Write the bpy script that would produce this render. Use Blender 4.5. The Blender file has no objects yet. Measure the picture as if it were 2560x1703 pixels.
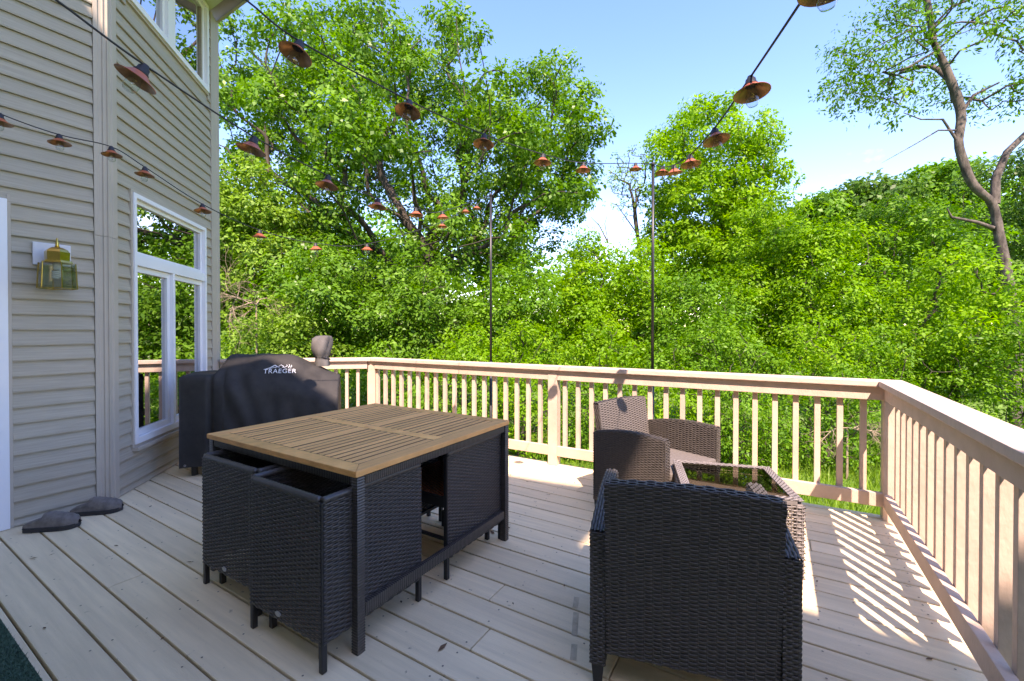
import bpy, bmesh, math, random
import numpy as np
from mathutils import Vector, Matrix

random.seed(7); RNG = np.random.default_rng(11)
SC = bpy.context.scene
COL = SC.collection
R = math.radians

# ------------------------------------------------------------------ camera
IW, IH, FPX = 2560.0, 1703.0, 1083.0
YAW, PITCH, CAMH = R(31.45), R(0.5), 1.25
HOR = 825.5
SHPX = (IH / 2 - HOR) - FPX * math.tan(PITCH)
cd = bpy.data.cameras.new('camera'); cam = bpy.data.objects.new('camera', cd); COL.objects.link(cam)
cam.location = (0, 0, CAMH); cam.rotation_euler = (R(90) - PITCH, 0, YAW)
cd.sensor_width = 36; cd.lens = 36 * FPX / IW; cd.shift_y = -SHPX / IW
cd.clip_start = 0.05; cd.clip_end = 2000
SC.camera = cam

# ------------------------------------------------------------------ sky, sun, exposure
SUN_AZ = math.atan2(-0.819, 0.574)          # direction towards the sun in the ground plane
SUN_EL = R(52.2)
sun_dir = Vector((math.cos(SUN_EL) * math.cos(SUN_AZ), math.cos(SUN_EL) * math.sin(SUN_AZ), math.sin(SUN_EL)))
wd = bpy.data.worlds.new('World'); SC.world = wd; wd.use_nodes = True
wn = wd.node_tree.nodes; wl = wd.node_tree.links; wn.clear()
sky = wn.new('ShaderNodeTexSky'); sky.sky_type = 'NISHITA'; sky.sun_disc = False
sky.sun_elevation = SUN_EL; sky.sun_rotation = math.atan2(sun_dir.x, sun_dir.y)
sky.air_density = 1.0; sky.dust_density = 0.4; sky.ozone_density = 2.0
tc = wn.new('ShaderNodeTexCoord')
mp = wn.new('ShaderNodeMapping'); mp.inputs['Scale'].default_value = (1.0, 1.0, 1.7); mp.inputs['Location'].default_value = (0.35, 0.1, 0.2)
nz = wn.new('ShaderNodeTexNoise'); nz.inputs['Scale'].default_value = 3.1; nz.inputs['Detail'].default_value = 9; nz.inputs['Roughness'].default_value = 0.56
cr = wn.new('ShaderNodeValToRGB'); cr.color_ramp.elements[0].position = 0.635; cr.color_ramp.elements[1].position = 0.95
cr.color_ramp.elements[0].color = (0, 0, 0, 1); cr.color_ramp.elements[1].color = (0.9, 0.9, 0.9, 1)
mx = wn.new('ShaderNodeMixRGB'); mx.inputs['Color2'].default_value = (6.0, 6.3, 6.8, 1)
bg = wn.new('ShaderNodeBackground'); bg.inputs['Strength'].default_value = 0.15
wo = wn.new('ShaderNodeOutputWorld')
wl.new(tc.outputs['Generated'], mp.inputs['Vector']); wl.new(mp.outputs['Vector'], nz.inputs['Vector'])
wl.new(nz.outputs['Fac'], cr.inputs['Fac']); wl.new(cr.outputs['Color'], mx.inputs['Fac'])
sat = wn.new('ShaderNodeHueSaturation'); sat.inputs['Saturation'].default_value = 1.25; sat.inputs['Hue'].default_value = 0.510
wl.new(sky.outputs['Color'], sat.inputs['Color']); wl.new(sat.outputs['Color'], mx.inputs['Color1']); wl.new(mx.outputs['Color'], bg.inputs['Color'])
wl.new(bg.outputs['Background'], wo.inputs['Surface'])
sd = bpy.data.lights.new('sun', 'SUN'); sd.energy = 3.05; sd.angle = R(0.53); sd.color = (1.0, 0.94, 0.90)
so = bpy.data.objects.new('sun', sd); COL.objects.link(so)
so.rotation_euler = sun_dir.to_track_quat('Z', 'Y').to_euler(); so.location = (6, -8, 14)
vs = SC.view_settings
vs.view_transform = 'Standard'; vs.look = 'None'; vs.exposure = 2.10; vs.gamma = 1.0; vs.use_curve_mapping = False
vs.use_white_balance = True; vs.white_balance_temperature = 8100; vs.white_balance_tint = 25
cy = SC.cycles
cy.use_denoising = True; cy.max_bounces = 9; cy.diffuse_bounces = 5; cy.glossy_bounces = 3
cy.transmission_bounces = 5; cy.transparent_max_bounces = 8; cy.caustics_reflective = False; cy.caustics_refractive = False
cy.sample_clamp_indirect = 6

# ------------------------------------------------------------------ pixel helpers (photo pixel -> direction)
FW = Vector((-math.sin(YAW) * math.cos(PITCH), math.cos(YAW) * math.cos(PITCH), -math.sin(PITCH)))
RT = Vector((math.cos(YAW), math.sin(YAW), 0)); UPV = RT.cross(FW)
K = 1.08613                                   # preview pixel -> photo pixel
def ray(x, y): return FW * FPX + RT * (x - IW / 2) + UPV * (IH / 2 - SHPX - y)
def at(x, y, fwd): return Vector((0, 0, CAMH)) + ray(x, y) * (fwd / FPX)        # at a forward distance
def onplane(x, y, n, d):
    r = ray(x, y); n = Vector(n); c = Vector((0, 0, CAMH)); return c + r * ((d - n.dot(c)) / n.dot(r))
def onz(x, y, z=0): return onplane(x, y, (0, 0, 1), z)

# ------------------------------------------------------------------ materials
MATS = {}
def newmat(name):
    m = bpy.data.materials.new(name); m.use_nodes = True
    nt = m.node_tree; nt.nodes.clear(); o = nt.nodes.new('ShaderNodeOutputMaterial')
    return m, nt, o
def nd(nt, t, **kw):
    n = nt.nodes.new(t)
    for k, v in kw.items():
        if k in n.inputs: n.inputs[k].default_value = v
        else: setattr(n, k, v)
    return n
def pmat(name, col, rough=0.6, var=0.12, scale=8.0, stretch=(1, 1, 1), bump=0.0, bscale=40.0, bstretch=None,
         spec=0.4, metallic=0.0, coords='Object', var2=None, objvar=0.0, speck=0.0, speckcol=(0.05, 0.05, 0.04), speckscale=30.0,
         translucent=0.0):
    """principled surface with two layers of procedural colour variation, fine relief and optional specks of dirt"""
    m, nt, o = newmat(name); L = nt.links.new
    p = nd(nt, 'ShaderNodeBsdfPrincipled', Roughness=rough, Metallic=metallic)
    p.inputs['Specular IOR Level'].default_value = spec
    t = nd(nt, 'ShaderNodeTexCoord'); mp = nd(nt, 'ShaderNodeMapping'); mp.inputs['Scale'].default_value = stretch
    L(t.outputs[coords], mp.inputs['Vector'])
    vec = mp.outputs['Vector']
    if objvar > 0 or stretch != (1, 1, 1):
        oi = nd(nt, 'ShaderNodeObjectInfo'); ad = nd(nt, 'ShaderNodeVectorMath', operation='ADD'); ml = nd(nt, 'ShaderNodeMath', operation='MULTIPLY'); ml.inputs[1].default_value = 37.0
        L(oi.outputs['Random'], ml.inputs[0]); L(vec, ad.inputs[0]); L(ml.outputs[0], ad.inputs[1]); vec = ad.outputs[0]
    n1 = nd(nt, 'ShaderNodeTexNoise', Scale=scale, Detail=6.0, Roughness=0.62); L(vec, n1.inputs['Vector'])
    c = Vector(col)
    lo = tuple(max(0, x * (1 - var)) for x in col); hi = tuple(min(1, x * (1 + var)) for x in col)
    if var2: hi = tuple(var2)
    rp = nd(nt, 'ShaderNodeValToRGB'); rp.color_ramp.elements[0].position = 0.32; rp.color_ramp.elements[1].position = 0.68
    rp.color_ramp.elements[0].color = (*lo, 1); rp.color_ramp.elements[1].color = (*hi, 1)
    L(n1.outputs['Fac'], rp.inputs['Fac']); colo = rp.outputs['Color']
    if objvar > 0:
        hs = nd(nt, 'ShaderNodeHueSaturation'); mr = nd(nt, 'ShaderNodeMapRange'); mr.inputs['To Min'].default_value = 1 - objvar; mr.inputs['To Max'].default_value = 1 + objvar
        L(oi.outputs['Random'], mr.inputs['Value']); L(mr.outputs['Result'], hs.inputs['Value']); L(colo, hs.inputs['Color']); colo = hs.outputs['Color']
    if speck > 0:
        n3 = nd(nt, 'ShaderNodeTexNoise', Scale=speckscale, Detail=3.0, Roughness=0.7); L(t.outputs[coords], n3.inputs['Vector'])
        r3 = nd(nt, 'ShaderNodeValToRGB'); r3.color_ramp.elements[0].position = 0.66; r3.color_ramp.elements[1].position = 0.74
        r3.color_ramp.elements[0].color = (0, 0, 0, 1); r3.color_ramp.elements[1].color = (speck, speck, speck, 1)
        L(n3.outputs['Fac'], r3.inputs['Fac'])
        m3 = nd(nt, 'ShaderNodeMixRGB'); m3.inputs['Color2'].default_value = (*speckcol, 1)
        L(r3.outputs['Color'], m3.inputs['Fac']); L(colo, m3.inputs['Color1']); colo = m3.outputs['Color']
    L(colo, p.inputs['Base Color'])
    if bump > 0:
        mb = nd(nt, 'ShaderNodeMapping'); mb.inputs['Scale'].default_value = bstretch or stretch; L(t.outputs[coords], mb.inputs['Vector'])
        n2 = nd(nt, 'ShaderNodeTexNoise', Scale=bscale, Detail=5.0); L(mb.outputs['Vector'], n2.inputs['Vector'])
        b = nd(nt, 'ShaderNodeBump', Strength=bump, Distance=0.01); L(n2.outputs['Fac'], b.inputs['Height']); L(b.outputs['Normal'], p.inputs['Normal'])
    L(p.outputs['BSDF'], o.inputs['Surface'])
    MATS[name] = m
    return m

def leafmat(name, c0, c1, c2, trans=0.45, rough=0.45):
    """leaf: colour from a random number stored per leaf, thin-sheet translucency"""
    m, nt, o = newmat(name); L = nt.links.new
    a = nd(nt, 'ShaderNodeAttribute', attribute_name='leaf_tone')
    rp = nd(nt, 'ShaderNodeValToRGB'); e = rp.color_ramp.elements
    e[0].position = 0.0; e[0].color = (*c0, 1); e[1].position = 1.0; e[1].color = (*c2, 1)
    k = e.new(0.5); k.color = (*c1, 1)
    L(a.outputs['Fac'], rp.inputs['Fac'])
    p = nd(nt, 'ShaderNodeBsdfPrincipled', Roughness=rough); p.inputs['Specular IOR Level'].default_value = 0.22
    L(rp.outputs['Color'], p.inputs['Base Color'])
    tr = nd(nt, 'ShaderNodeBsdfTranslucent')
    hs = nd(nt, 'ShaderNodeHueSaturation'); hs.inputs['Saturation'].default_value = 1.1; hs.inputs['Value'].default_value = 1.25
    L(rp.outputs['Color'], hs.inputs['Color']); L(hs.outputs['Color'], tr.inputs['Color'])
    mix = nd(nt, 'ShaderNodeMixShader'); mix.inputs[0].default_value = trans
    L(p.outputs['BSDF'], mix.inputs[1]); L(tr.outputs['BSDF'], mix.inputs[2]); L(mix.outputs[0], o.inputs['Surface'])
    MATS[name] = m; return m

def glassmat(name, tint=(0.9, 0.95, 0.95), refl=0.12, rough=0.0, power=3.0):
    """thin sheet of glass: see-through, with mirror reflection growing at grazing angles"""
    m, nt, o = newmat(name); L = nt.links.new
    tr = nd(nt, 'ShaderNodeBsdfTransparent'); tr.inputs['Color'].default_value = (*tint, 1)
    gl = nd(nt, 'ShaderNodeBsdfGlossy'); gl.inputs['Roughness'].default_value = rough
    mix = nd(nt, 'ShaderNodeMixShader')
    lw = nd(nt, 'ShaderNodeLayerWeight'); lw.inputs['Blend'].default_value = 0.5
    mr = nd(nt, 'ShaderNodeMapRange'); mr.inputs['To Min'].default_value = refl; mr.inputs['To Max'].default_value = 1.0
    pw = nd(nt, 'ShaderNodeMath', operation='POWER'); pw.inputs[1].default_value = power
    L(lw.outputs['Facing'], pw.inputs[0]); L(pw.outputs[0], mr.inputs['Value']); L(mr.outputs['Result'], mix.inputs[0])
    L(tr.outputs[0], mix.inputs[1]); L(gl.outputs[0], mix.inputs[2]); L(mix.outputs[0], o.inputs['Surface'])
    MATS[name] = m; return m

pmat('deck', (0.76, 0.61, 0.390), rough=0.55, var=0.10, scale=5, stretch=(0.35, 6, 1), bump=0.25, bscale=60, bstretch=(0.4, 8, 1), objvar=0.10,
     speck=0.75, speckcol=(0.24, 0.19, 0.14), speckscale=19, spec=0.3)
pmat('rail', (0.52, 0.398, 0.315), rough=0.6, var=0.11, scale=7, stretch=(1, 1, 1), bump=0.22, bscale=30, bstretch=(3, 3, 1.2), objvar=0.04, speck=0.25, speckcol=(0.2, 0.14, 0.1), speckscale=14, spec=0.25)
pmat('railcap', (0.545, 0.425, 0.345), rough=0.6, var=0.07, scale=6, stretch=(0.6, 5, 1), bump=0.35, bscale=30, bstretch=(0.5, 8, 1), spec=0.25)
pmat('siding', (0.378, 0.333, 0.260), rough=0.62, var=0.11, scale=7, stretch=(0.5, 0.5, 14), bump=0.25, bscale=16, bstretch=(0.5, 0.5, 22), objvar=0.03, spec=0.3)
pmat('trim', (0.42, 0.366, 0.30), rough=0.6, var=0.05, scale=4, bump=0.05, spec=0.3)
pmat('whiteframe', (0.74, 0.75, 0.77), rough=0.4, var=0.03, scale=3, spec=0.4)
pmat('soffit', (0.56, 0.60, 0.44), rough=0.6, var=0.05, scale=3)
pmat('roofing', (0.10, 0.09, 0.085), rough=0.9, var=0.3, scale=12, bump=0.3)
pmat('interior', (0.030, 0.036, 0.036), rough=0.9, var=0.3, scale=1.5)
pmat('curtain', (0.20, 0.22, 0.23), rough=0.9, var=0.15, scale=3, stretch=(6, 6, 1))
pmat('teak', (0.84, 0.400, 0.145), rough=0.5, var=0.13, scale=6, stretch=(14, 1.1, 1), bump=0.22, bscale=30, bstretch=(10, 1, 1), objvar=0.15, spec=0.3)
pmat('teak_gap_shade', (0.10, 0.055, 0.028), rough=0.8, var=0.3, scale=30)
pmat('teak_long', (0.84, 0.39, 0.13), rough=0.5, var=0.22, scale=6, stretch=(2, 2, 8), bump=0.2, bscale=30, objvar=0.12, spec=0.35)
pmat('wicker', (0.050, 0.043, 0.039), rough=0.34, var=0.25, scale=60, bump=0.12, bscale=400, spec=0.55)
pmat('wicker_arm', (0.069, 0.059, 0.051), rough=0.46, var=0.25, scale=50, bump=0.15, bscale=400, spec=0.5)
pmat('rust_weave', (0.42, 0.13, 0.06), rough=0.6, var=0.2, scale=60)
pmat('seat_fabric', (0.135, 0.118, 0.105), rough=0.85, var=0.12, scale=90, stretch=(1, 1, 1), bump=0.3, bscale=300)
pmat('metal_black', (0.016, 0.016, 0.018), rough=0.38, var=0.2, scale=20, spec=0.5)
pmat('cover', (0.031, 0.029, 0.027), rough=0.72, var=0.28, scale=7, bump=0.14, bscale=260, spec=0.3)
pmat('cover_faded', (0.095, 0.09, 0.086), rough=0.75, var=0.2, scale=9, bump=0.15, bscale=120, spec=0.3)
pmat('logo', (0.72, 0.72, 0.72), rough=0.7, var=0.05, scale=20)
pmat('badge', (0.42, 0.43, 0.44), rough=0.35, var=0.06, scale=60, metallic=0.6)
pmat('brass', (0.62, 0.41, 0.10), rough=0.22, var=0.15, scale=18, metallic=1.0)
pmat('lampplate', (0.60, 0.60, 0.62), rough=0.5, var=0.03, scale=10)
pmat('cfl', (0.80, 0.85, 0.80), rough=0.35, var=0.03, scale=10)
pmat('copper', (0.44, 0.105, 0.042), rough=0.42, var=0.22, scale=24, bump=0.06, spec=0.5, metallic=0.15)
pmat('bronze', (0.30, 0.155, 0.06), rough=0.40, var=0.35, scale=30, metallic=0.6)
pmat('rubber', (0.020, 0.020, 0.024), rough=0.55, var=0.2, scale=30)
pmat('shoe', (0.155, 0.135, 0.120), rough=0.62, var=0.3, scale=26, bump=0.22, bscale=140)
pmat('shoe_sole', (0.028, 0.027, 0.028), rough=0.7, var=0.3, scale=30)
pmat('turf', (0.035, 0.085, 0.052), rough=0.9, var=0.4, scale=120, bump=0.5, bscale=300)
pmat('lawn', (0.085, 0.17, 0.022), rough=0.9, var=0.35, scale=3, bump=0.4, bscale=40)
pmat('bark', (0.055, 0.044, 0.034), rough=0.9, var=0.45, scale=7, stretch=(1, 1, 0.22), bump=0.9, bscale=16, bstretch=(2, 2, 0.5))
pmat('bark_pale', (0.085, 0.070, 0.058), rough=0.9, var=0.75, scale=9, stretch=(1, 1, 0.5), bump=0.9, bscale=14, bstretch=(2, 2, 0.6))
pmat('twig', (0.26, 0.20, 0.14), rough=0.9, var=0.35, scale=10)
pmat('litter', (0.14, 0.075, 0.040), rough=0.9, var=0.5, scale=40)
pmat('screw', (0.14, 0.115, 0.095), rough=0.5, var=0.4, scale=3)
pmat('tape', (0.46, 0.37, 0.24), rough=0.45, var=0.25, scale=26, speck=0.8, speckcol=(0.10, 0.085, 0.06), speckscale=60)
pmat('shelf', (0.20, 0.20, 0.16), rough=0.7, var=0.3, scale=60)
pmat('silver_weave', (0.185, 0.165, 0.155), rough=0.45, var=0.2, scale=40, spec=0.5)
leafmat('leaf_oak', (0.052, 0.145, 0.012), (0.100, 0.240, 0.020), (0.180, 0.345, 0.045), trans=0.42, rough=0.38)
leafmat('leaf_lime', (0.085, 0.225, 0.008), (0.155, 0.345, 0.012), (0.250, 0.45, 0.020), trans=0.50)
leafmat('leaf_mid', (0.055, 0.160, 0.010), (0.100, 0.255, 0.014), (0.175, 0.355, 0.026), trans=0.42)
leafmat('leaf_dark', (0.035, 0.095, 0.014), (0.058, 0.145, 0.018), (0.105, 0.21, 0.030), trans=0.38)
leafmat('leaf_pale', (0.095, 0.20, 0.022), (0.155, 0.295, 0.032), (0.245, 0.40, 0.050), trans=0.42)
leafmat('grass_blade', (0.09, 0.19, 0.015), (0.14, 0.27, 0.02), (0.22, 0.36, 0.035), trans=0.4)
glassmat('window_glass', tint=(0.40, 0.46, 0.45), refl=0.80)
glassmat('lamp_glass', tint=(0.90, 0.94, 0.93), refl=0.06)
glassmat('lantern_glass', tint=(0.87, 0.88, 0.85), refl=0.12)
glassmat('table_glass', tint=(0.38, 0.39, 0.33), refl=0.06, rough=0.02, power=6.0)

# ------------------------------------------------------------------ mesh helpers
def link(name, me, mat, parent=None, loc=None):
    o = bpy.data.objects.new(name, me); COL.objects.link(o)
    if mat and (not me.materials): me.materials.append(MATS[mat])
    if parent: o.parent = parent
    if loc is not None: o.location = loc
    return o
def tag(o, label=None, cat=None, group=None, kind=None):
    if label: o['label'] = label
    if cat: o['category'] = cat
    if group: o['group'] = group
    if kind: o['kind'] = kind
    return o
def empty(name, loc=(0, 0, 0), rz=0):
    o = bpy.data.objects.new(name, None); COL.objects.link(o); o.location = loc; o.rotation_euler = (0, 0, rz); o.empty_display_size = 0.1
    return o
class MB:
    """collects verts and faces, then links them as one mesh object"""
    def __init__(s): s.v = []; s.f = []
    def add(s, vs, fs):
        k = len(s.v); s.v += [tuple(v) for v in vs]; s.f += [tuple(i + k for i in f) for f in fs]; return s
    def box(s, a, b):
        (x0, y0, z0), (x1, y1, z1) = a, b
        return s.add([(x0, y0, z0), (x1, y0, z0), (x1, y1, z0), (x0, y1, z0), (x0, y0, z1), (x1, y0, z1), (x1, y1, z1), (x0, y1, z1)],
                     [(0, 3, 2, 1), (4, 5, 6, 7), (0, 1, 5, 4), (1, 2, 6, 5), (2, 3, 7, 6), (3, 0, 4, 7)])
    def prism(s, poly, a, b):
        """poly: list of (x,y); extruded z from a to b"""
        n = len(poly)
        return s.add([(x, y, a) for x, y in poly] + [(x, y, b) for x, y in poly],
                     [tuple(range(n - 1, -1, -1)), tuple(range(n, 2 * n))] + [(i, (i + 1) % n, n + (i + 1) % n, n + i) for i in range(n)])
    def extrude(s, prof, p0, p1, up=(0, 0, 1)):
        """closed profile [(a,b)]: a along the side vector, b along up, swept straight from p0 to p1"""
        p0, p1, up = Vector(p0), Vector(p1), Vector(up); d = (p1 - p0).normalized(); side = d.cross(up).normalized(); up = side.cross(d)
        n = len(prof)
        vs = [p0 + side * a + up * b for a, b in prof] + [p1 + side * a + up * b for a, b in prof]
        return s.add(vs, [tuple(range(n)), tuple(range(2 * n - 1, n - 1, -1))] + [(i, n + i, n + (i + 1) % n, (i + 1) % n) for i in range(n)])
    def bar(s, p0, p1, w, h, up=(0, 0, 1)):
        return s.extrude([(-w / 2, -h / 2), (w / 2, -h / 2), (w / 2, h / 2), (-w / 2, h / 2)], p0, p1, up)
    def tube(s, pts, rad, n=8, caps=True):
        pts = [Vector(p) for p in pts]
        if not hasattr(rad, '__len__'): rad = [rad] * len(pts)
        ref = None; rings = []
        for i, p in enumerate(pts):
            t = (pts[min(i + 1, len(pts) - 1)] - pts[max(i - 1, 0)]).normalized()
            if ref is None:
                ref = Vector((0, 0, 1)) if abs(t.z) < 0.9 else Vector((1, 0, 0))
            ref = (ref - t * ref.dot(t)).normalized(); b = t.cross(ref)
            rings.append([p + (ref * math.cos(2 * math.pi * k / n) + b * math.sin(2 * math.pi * k / n)) * rad[i] for k in range(n)])
        vs = [v for r in rings for v in r]
        fs = [(i * n + k, i * n + (k + 1) % n, (i + 1) * n + (k + 1) % n, (i + 1) * n + k) for i in range(len(pts) - 1) for k in range(n)]
        if caps: fs += [tuple(range(n - 1, -1, -1)), tuple(range((len(pts) - 1) * n, len(pts) * n))]
        return s.add(vs, fs)
    def lathe(s, prof, n=20, c=(0, 0, 0)):
        vs = [(c[0] + r * math.cos(2 * math.pi * k / n), c[1] + r * math.sin(2 * math.pi * k / n), c[2] + z) for r, z in prof for k in range(n)]
        fs = [(i * n + k, i * n + (k + 1) % n, (i + 1) * n + (k + 1) % n, (i + 1) * n + k) for i in range(len(prof) - 1) for k in range(n)]
        return s.add(vs, fs)
    def mesh(s, name, smooth=False, bevel=0.0):
        me = bpy.data.meshes.new(name); me.from_pydata(s.v, [], s.f); me.update()
        if bevel > 0:
            bm = bmesh.new(); bm.from_mesh(me)
            bmesh.ops.recalc_face_normals(bm, faces=bm.faces)
            bmesh.ops.bevel(bm, geom=[e for e in bm.edges if e.is_manifold and e.calc_face_angle(0) > 0.5], offset=bevel, segments=2, affect='EDGES', profile=0.6)
            bm.to_mesh(me); bm.free()
        if smooth:
            me.polygons.foreach_set('use_smooth', [True] * len(me.polygons))
        return me
    def build(s, name, mat, parent=None, smooth=False, bevel=0.0, loc=None):
        return link(name, s.mesh(name, smooth, bevel), mat, parent, loc)
def copy_tree(o, parent=None):
    c = o.copy(); COL.objects.link(c); c.parent = parent
    for ch in list(o.children): copy_tree(ch, c)
    return c
ORD = ['first', 'second', 'third', 'fourth', 'fifth', 'sixth', 'seventh', 'eighth', 'ninth', 'tenth', 'eleventh', 'twelfth', 'thirteenth']

def np_mesh(name, V, F, tone=None, smooth=False):
    """fast mesh from numpy arrays (faces all with the same corner count)"""
    me = bpy.data.meshes.new(name); nf, k = F.shape
    me.vertices.add(len(V)); me.vertices.foreach_set('co', np.ascontiguousarray(V, dtype=np.float32).ravel())
    me.loops.add(nf * k); me.loops.foreach_set('vertex_index', np.ascontiguousarray(F, dtype=np.int32).ravel())
    me.polygons.add(nf); me.polygons.foreach_set('loop_start', np.arange(0, nf * k, k, dtype=np.int32))
    me.polygons.foreach_set('loop_total', np.full(nf, k, dtype=np.int32))
    if smooth: me.polygons.foreach_set('use_smooth', np.ones(nf, dtype=bool))
    me.update(calc_edges=True)
    if tone is not None:
        a = me.attributes.new('leaf_tone', 'FLOAT', 'FACE'); a.data.foreach_set('value', np.ascontiguousarray(tone, dtype=np.float32))
    return me

# ------------------------------------------------------------------ the ground
GZ = -0.85
nx = 60
gx = np.linspace(-1, 1, nx); gx = np.sign(gx) * (np.abs(gx) ** 2.2) * 400
X, Y = np.meshgrid(gx - 2, gx + 6)
dist = np.hypot(X, Y)
Z = GZ + 0.0 * X + 0.10 * np.sin(X * 0.7) * np.cos(Y * 0.6) * np.clip((dist - 6) / 10, 0, 1) + np.clip(dist - 20, 0, 30) * 0.03
V = np.stack([X, Y, Z], -1).reshape(-1, 3)
idx = np.arange(nx * nx).reshape(nx, nx)
F = np.stack([idx[:-1, :-1], idx[:-1, 1:], idx[1:, 1:], idx[1:, :-1]], -1).reshape(-1, 4)
ground = link('lawn', np_mesh('lawn', V, F, smooth=True), 'lawn'); tag(ground, kind='structure')

# ------------------------------------------------------------------ the deck: boards run along X
DX1 = 0.735
def rail_y(x): return 3.605 + 0.030 * (x + 1.80)           # inner face of the back railing
KINK = Vector((-4.13, rail_y(-4.13), 0))
WC = Vector((-5.42, 2.455, 0))                              # far house corner, start of the angled railing
deck = empty('deck'); tag(deck, kind='structure')
PB, BW = 0.148, 0.1390
def deck_xmin(y):
    if y < 1.05: return -4.16
    if y < 2.40: return -3.00 - y - 0.02
    t = (y - WC.y) / (KINK.y - WC.y)
    return WC.x + (KINK.x - WC.x) * t - 0.08
row = 0
k = -26
while True:
    y0 = 0.608 + PB * k + 0.0045; y1 = y0 + BW; k += 1
    e0, e1 = rail_y(deck_xmin(y0)) + 0.115, rail_y(DX1) + 0.115
    if y0 > e1 - 0.01: break
    xa = max(deck_xmin(y0), deck_xmin(y1)) if y0 > 2.3 else min(deck_xmin(y0), deck_xmin(y1))
    if y0 > e0 - 0.01: xa = max(xa, (y0 + 0.012 - 0.115 - 3.605) / 0.030 - 1.80)
    cuts = [xa]
    x = xa + random.choice([9, 9, random.uniform(1.0, 3.6)])
    if k == 6: x = -1.02
    if k == 8: x = -1.135                                    # the butt joints one sees beside the chair
    while x < DX1 - 0.5:
        cuts.append(x); x += random.uniform(2.4, 3.6)
    cuts.append(DX1)
    for a, b in zip(cuts[:-1], cuts[1:]):
        a2 = a + (0.0018 if a != xa else 0); b2 = b - (0.0018 if b != DX1 else 0)
        ya = min(y1, rail_y(a2) + 0.115); yb = min(y1, rail_y(b2) + 0.115)
        m = MB(); t = 0.030; dz = random.uniform(-0.0012, 0.0012)
        m.prism([(a2, y0), (b2, y0), (b2, max(yb, y0 + 0.004)), (a2, max(ya, y0 + 0.004))], -t + dz, dz)
        m.build('deck_board', 'deck', deck, bevel=0.0055)
sm_ = MB()                                                   # screw heads along the joists
for r_ in range(0, 27):
    yb = 0.608 + PB * (r_ - 3) + 0.0045
    if yb > 3.5: break
    for jx in np.arange(-3.9, 0.7, 0.4064):
        for off in (0.028, 0.110):
            if random.random() < 0.62:
                cx_, cy2 = jx + random.uniform(-0.008, 0.008), yb + off + random.uniform(-0.006, 0.006)
                if cx_ > deck_xmin(yb) + 0.1: sm_.add([(cx_ + 0.0042 * math.cos(k_ * math.pi / 3), cy2 + 0.0042 * math.sin(k_ * math.pi / 3), 0.0018) for k_ in range(6)], [tuple(range(6))])
tag(sm_.build('screw_heads', 'screw', deck), kind='stuff')
# rim under the boards, extended to the ground to keep light from the gaps
jm = MB()
jm.bar((deck_xmin(3.4), rail_y(-4.2) + 0.06, -0.46), (DX1 - 0.02, rail_y(DX1) + 0.06, -0.46), 0.038, 0.84)
jm.build('rim_skirt', 'trim', deck)
MB().bar((DX1 - 0.03, -3.3, -0.46), (DX1 - 0.03, rail_y(DX1) + 0.03, -0.46), 0.038, 0.84).build('rim_skirt', 'trim', deck)
MB().bar((WC.x - 0.02, WC.y - 0.02, -0.46), (KINK.x - 0.03, KINK.y + 0.02, -0.46), 0.038, 0.84).build('rim_skirt', 'trim', deck)
for px, py in ((-4.1, 3.5), (-1.8, 3.62), (0.66, 3.66), (0.66, 0.6), (-4.0, 1.3), (-2.0, 0.3), (0.66, -2.0), (-4.0, -2.0)):
    MB().box((px - 0.06, py - 0.06, GZ - 0.15), (px + 0.06, py + 0.06, -0.034)).build('support_post', 'trim', deck)

# ------------------------------------------------------------------ railing
rl = empty('deck_railing', (0, 0, 0))
tag(rl, 'tan painted wooden railing with square balusters around the deck', 'railing')
PW, RTK = 0.089, 0.038
def post(p, d, h=0.880, name='post'):
    """p: inner-face centre, d: rail direction; outer normal to the left of d"""
    d = Vector(d).normalized(); nrm = Vector((-d.y, d.x, 0))
    q = Vector(p)
    poly = [q - d * PW / 2, q + d * PW / 2, q + d * PW / 2 + nrm * PW, q - d * PW / 2 + nrm * PW]
    return MB().prism([(v.x, v.y) for v in poly], 0.0005, h).build(name, 'rail', rl, bevel=0.004)
def rails(p0, p1, sp, trim0=0.0, trim1=0.0, phase=None, flip=False, posts=()):
    p0, p1 = Vector(p0), Vector(p1); d = (p1 - p0).normalized(); nrm = Vector((-d.y, d.x, 0)) * (-1 if flip else 1)
    Ls = (p1 - p0).length
    stops = [0 + trim0] + sorted(posts) + [Ls - trim1]
    for i in range(len(stops) - 1):
        a = stops[i] + (PW / 2 + 0.001 if i > 0 else 0); b = stops[i + 1] - (PW / 2 + 0.001 if i < len(stops) - 2 else 0)
        for z0, z1, nm in ((0.790, 0.8785, 'top_rail'), (0.089, 0.178, 'bottom_rail')):
            m = MB(); off = 0.003
            q0, q1 = p0 + d * a + nrm * off, p0 + d * b + nrm * off
            m.prism([(q0.x, q0.y), (q1.x, q1.y), (q1 + nrm * RTK).xy[:], (q0 + nrm * RTK).xy[:]] if not flip else
                    [(q1.x, q1.y), (q0.x, q0.y), (q0 + nrm * RTK).xy[:], (q1 + nrm * RTK).xy[:]], z0, z1)
            m.build(nm, 'rail', rl, bevel=0.003)
    s = phase
    while s < Ls - 0.03:
        if all(abs(s - q) > 0.075 for q in posts) and s > 0.03:
            c = p0 + d * s + nrm * (0.003 + RTK + 0.0008)
            h = 0.0175
            poly = [c - d * h, c + d * h, c + d * h + nrm * 0.036, c - d * h + nrm * 0.036]
            if flip: poly = poly[::-1]
            key = ('bal', round(math.atan2(d.y, d.x), 3), flip)
            if key not in BAL:
                m = MB(); m.prism([((v - c).x, (v - c).y) for v in poly], 0.075, 0.872); BAL[key] = m.mesh('baluster', bevel=0.002)
            link('baluster', BAL[key], 'rail', rl, loc=(c.x, c.y, 0))
        s += sp
BAL = {}
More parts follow.
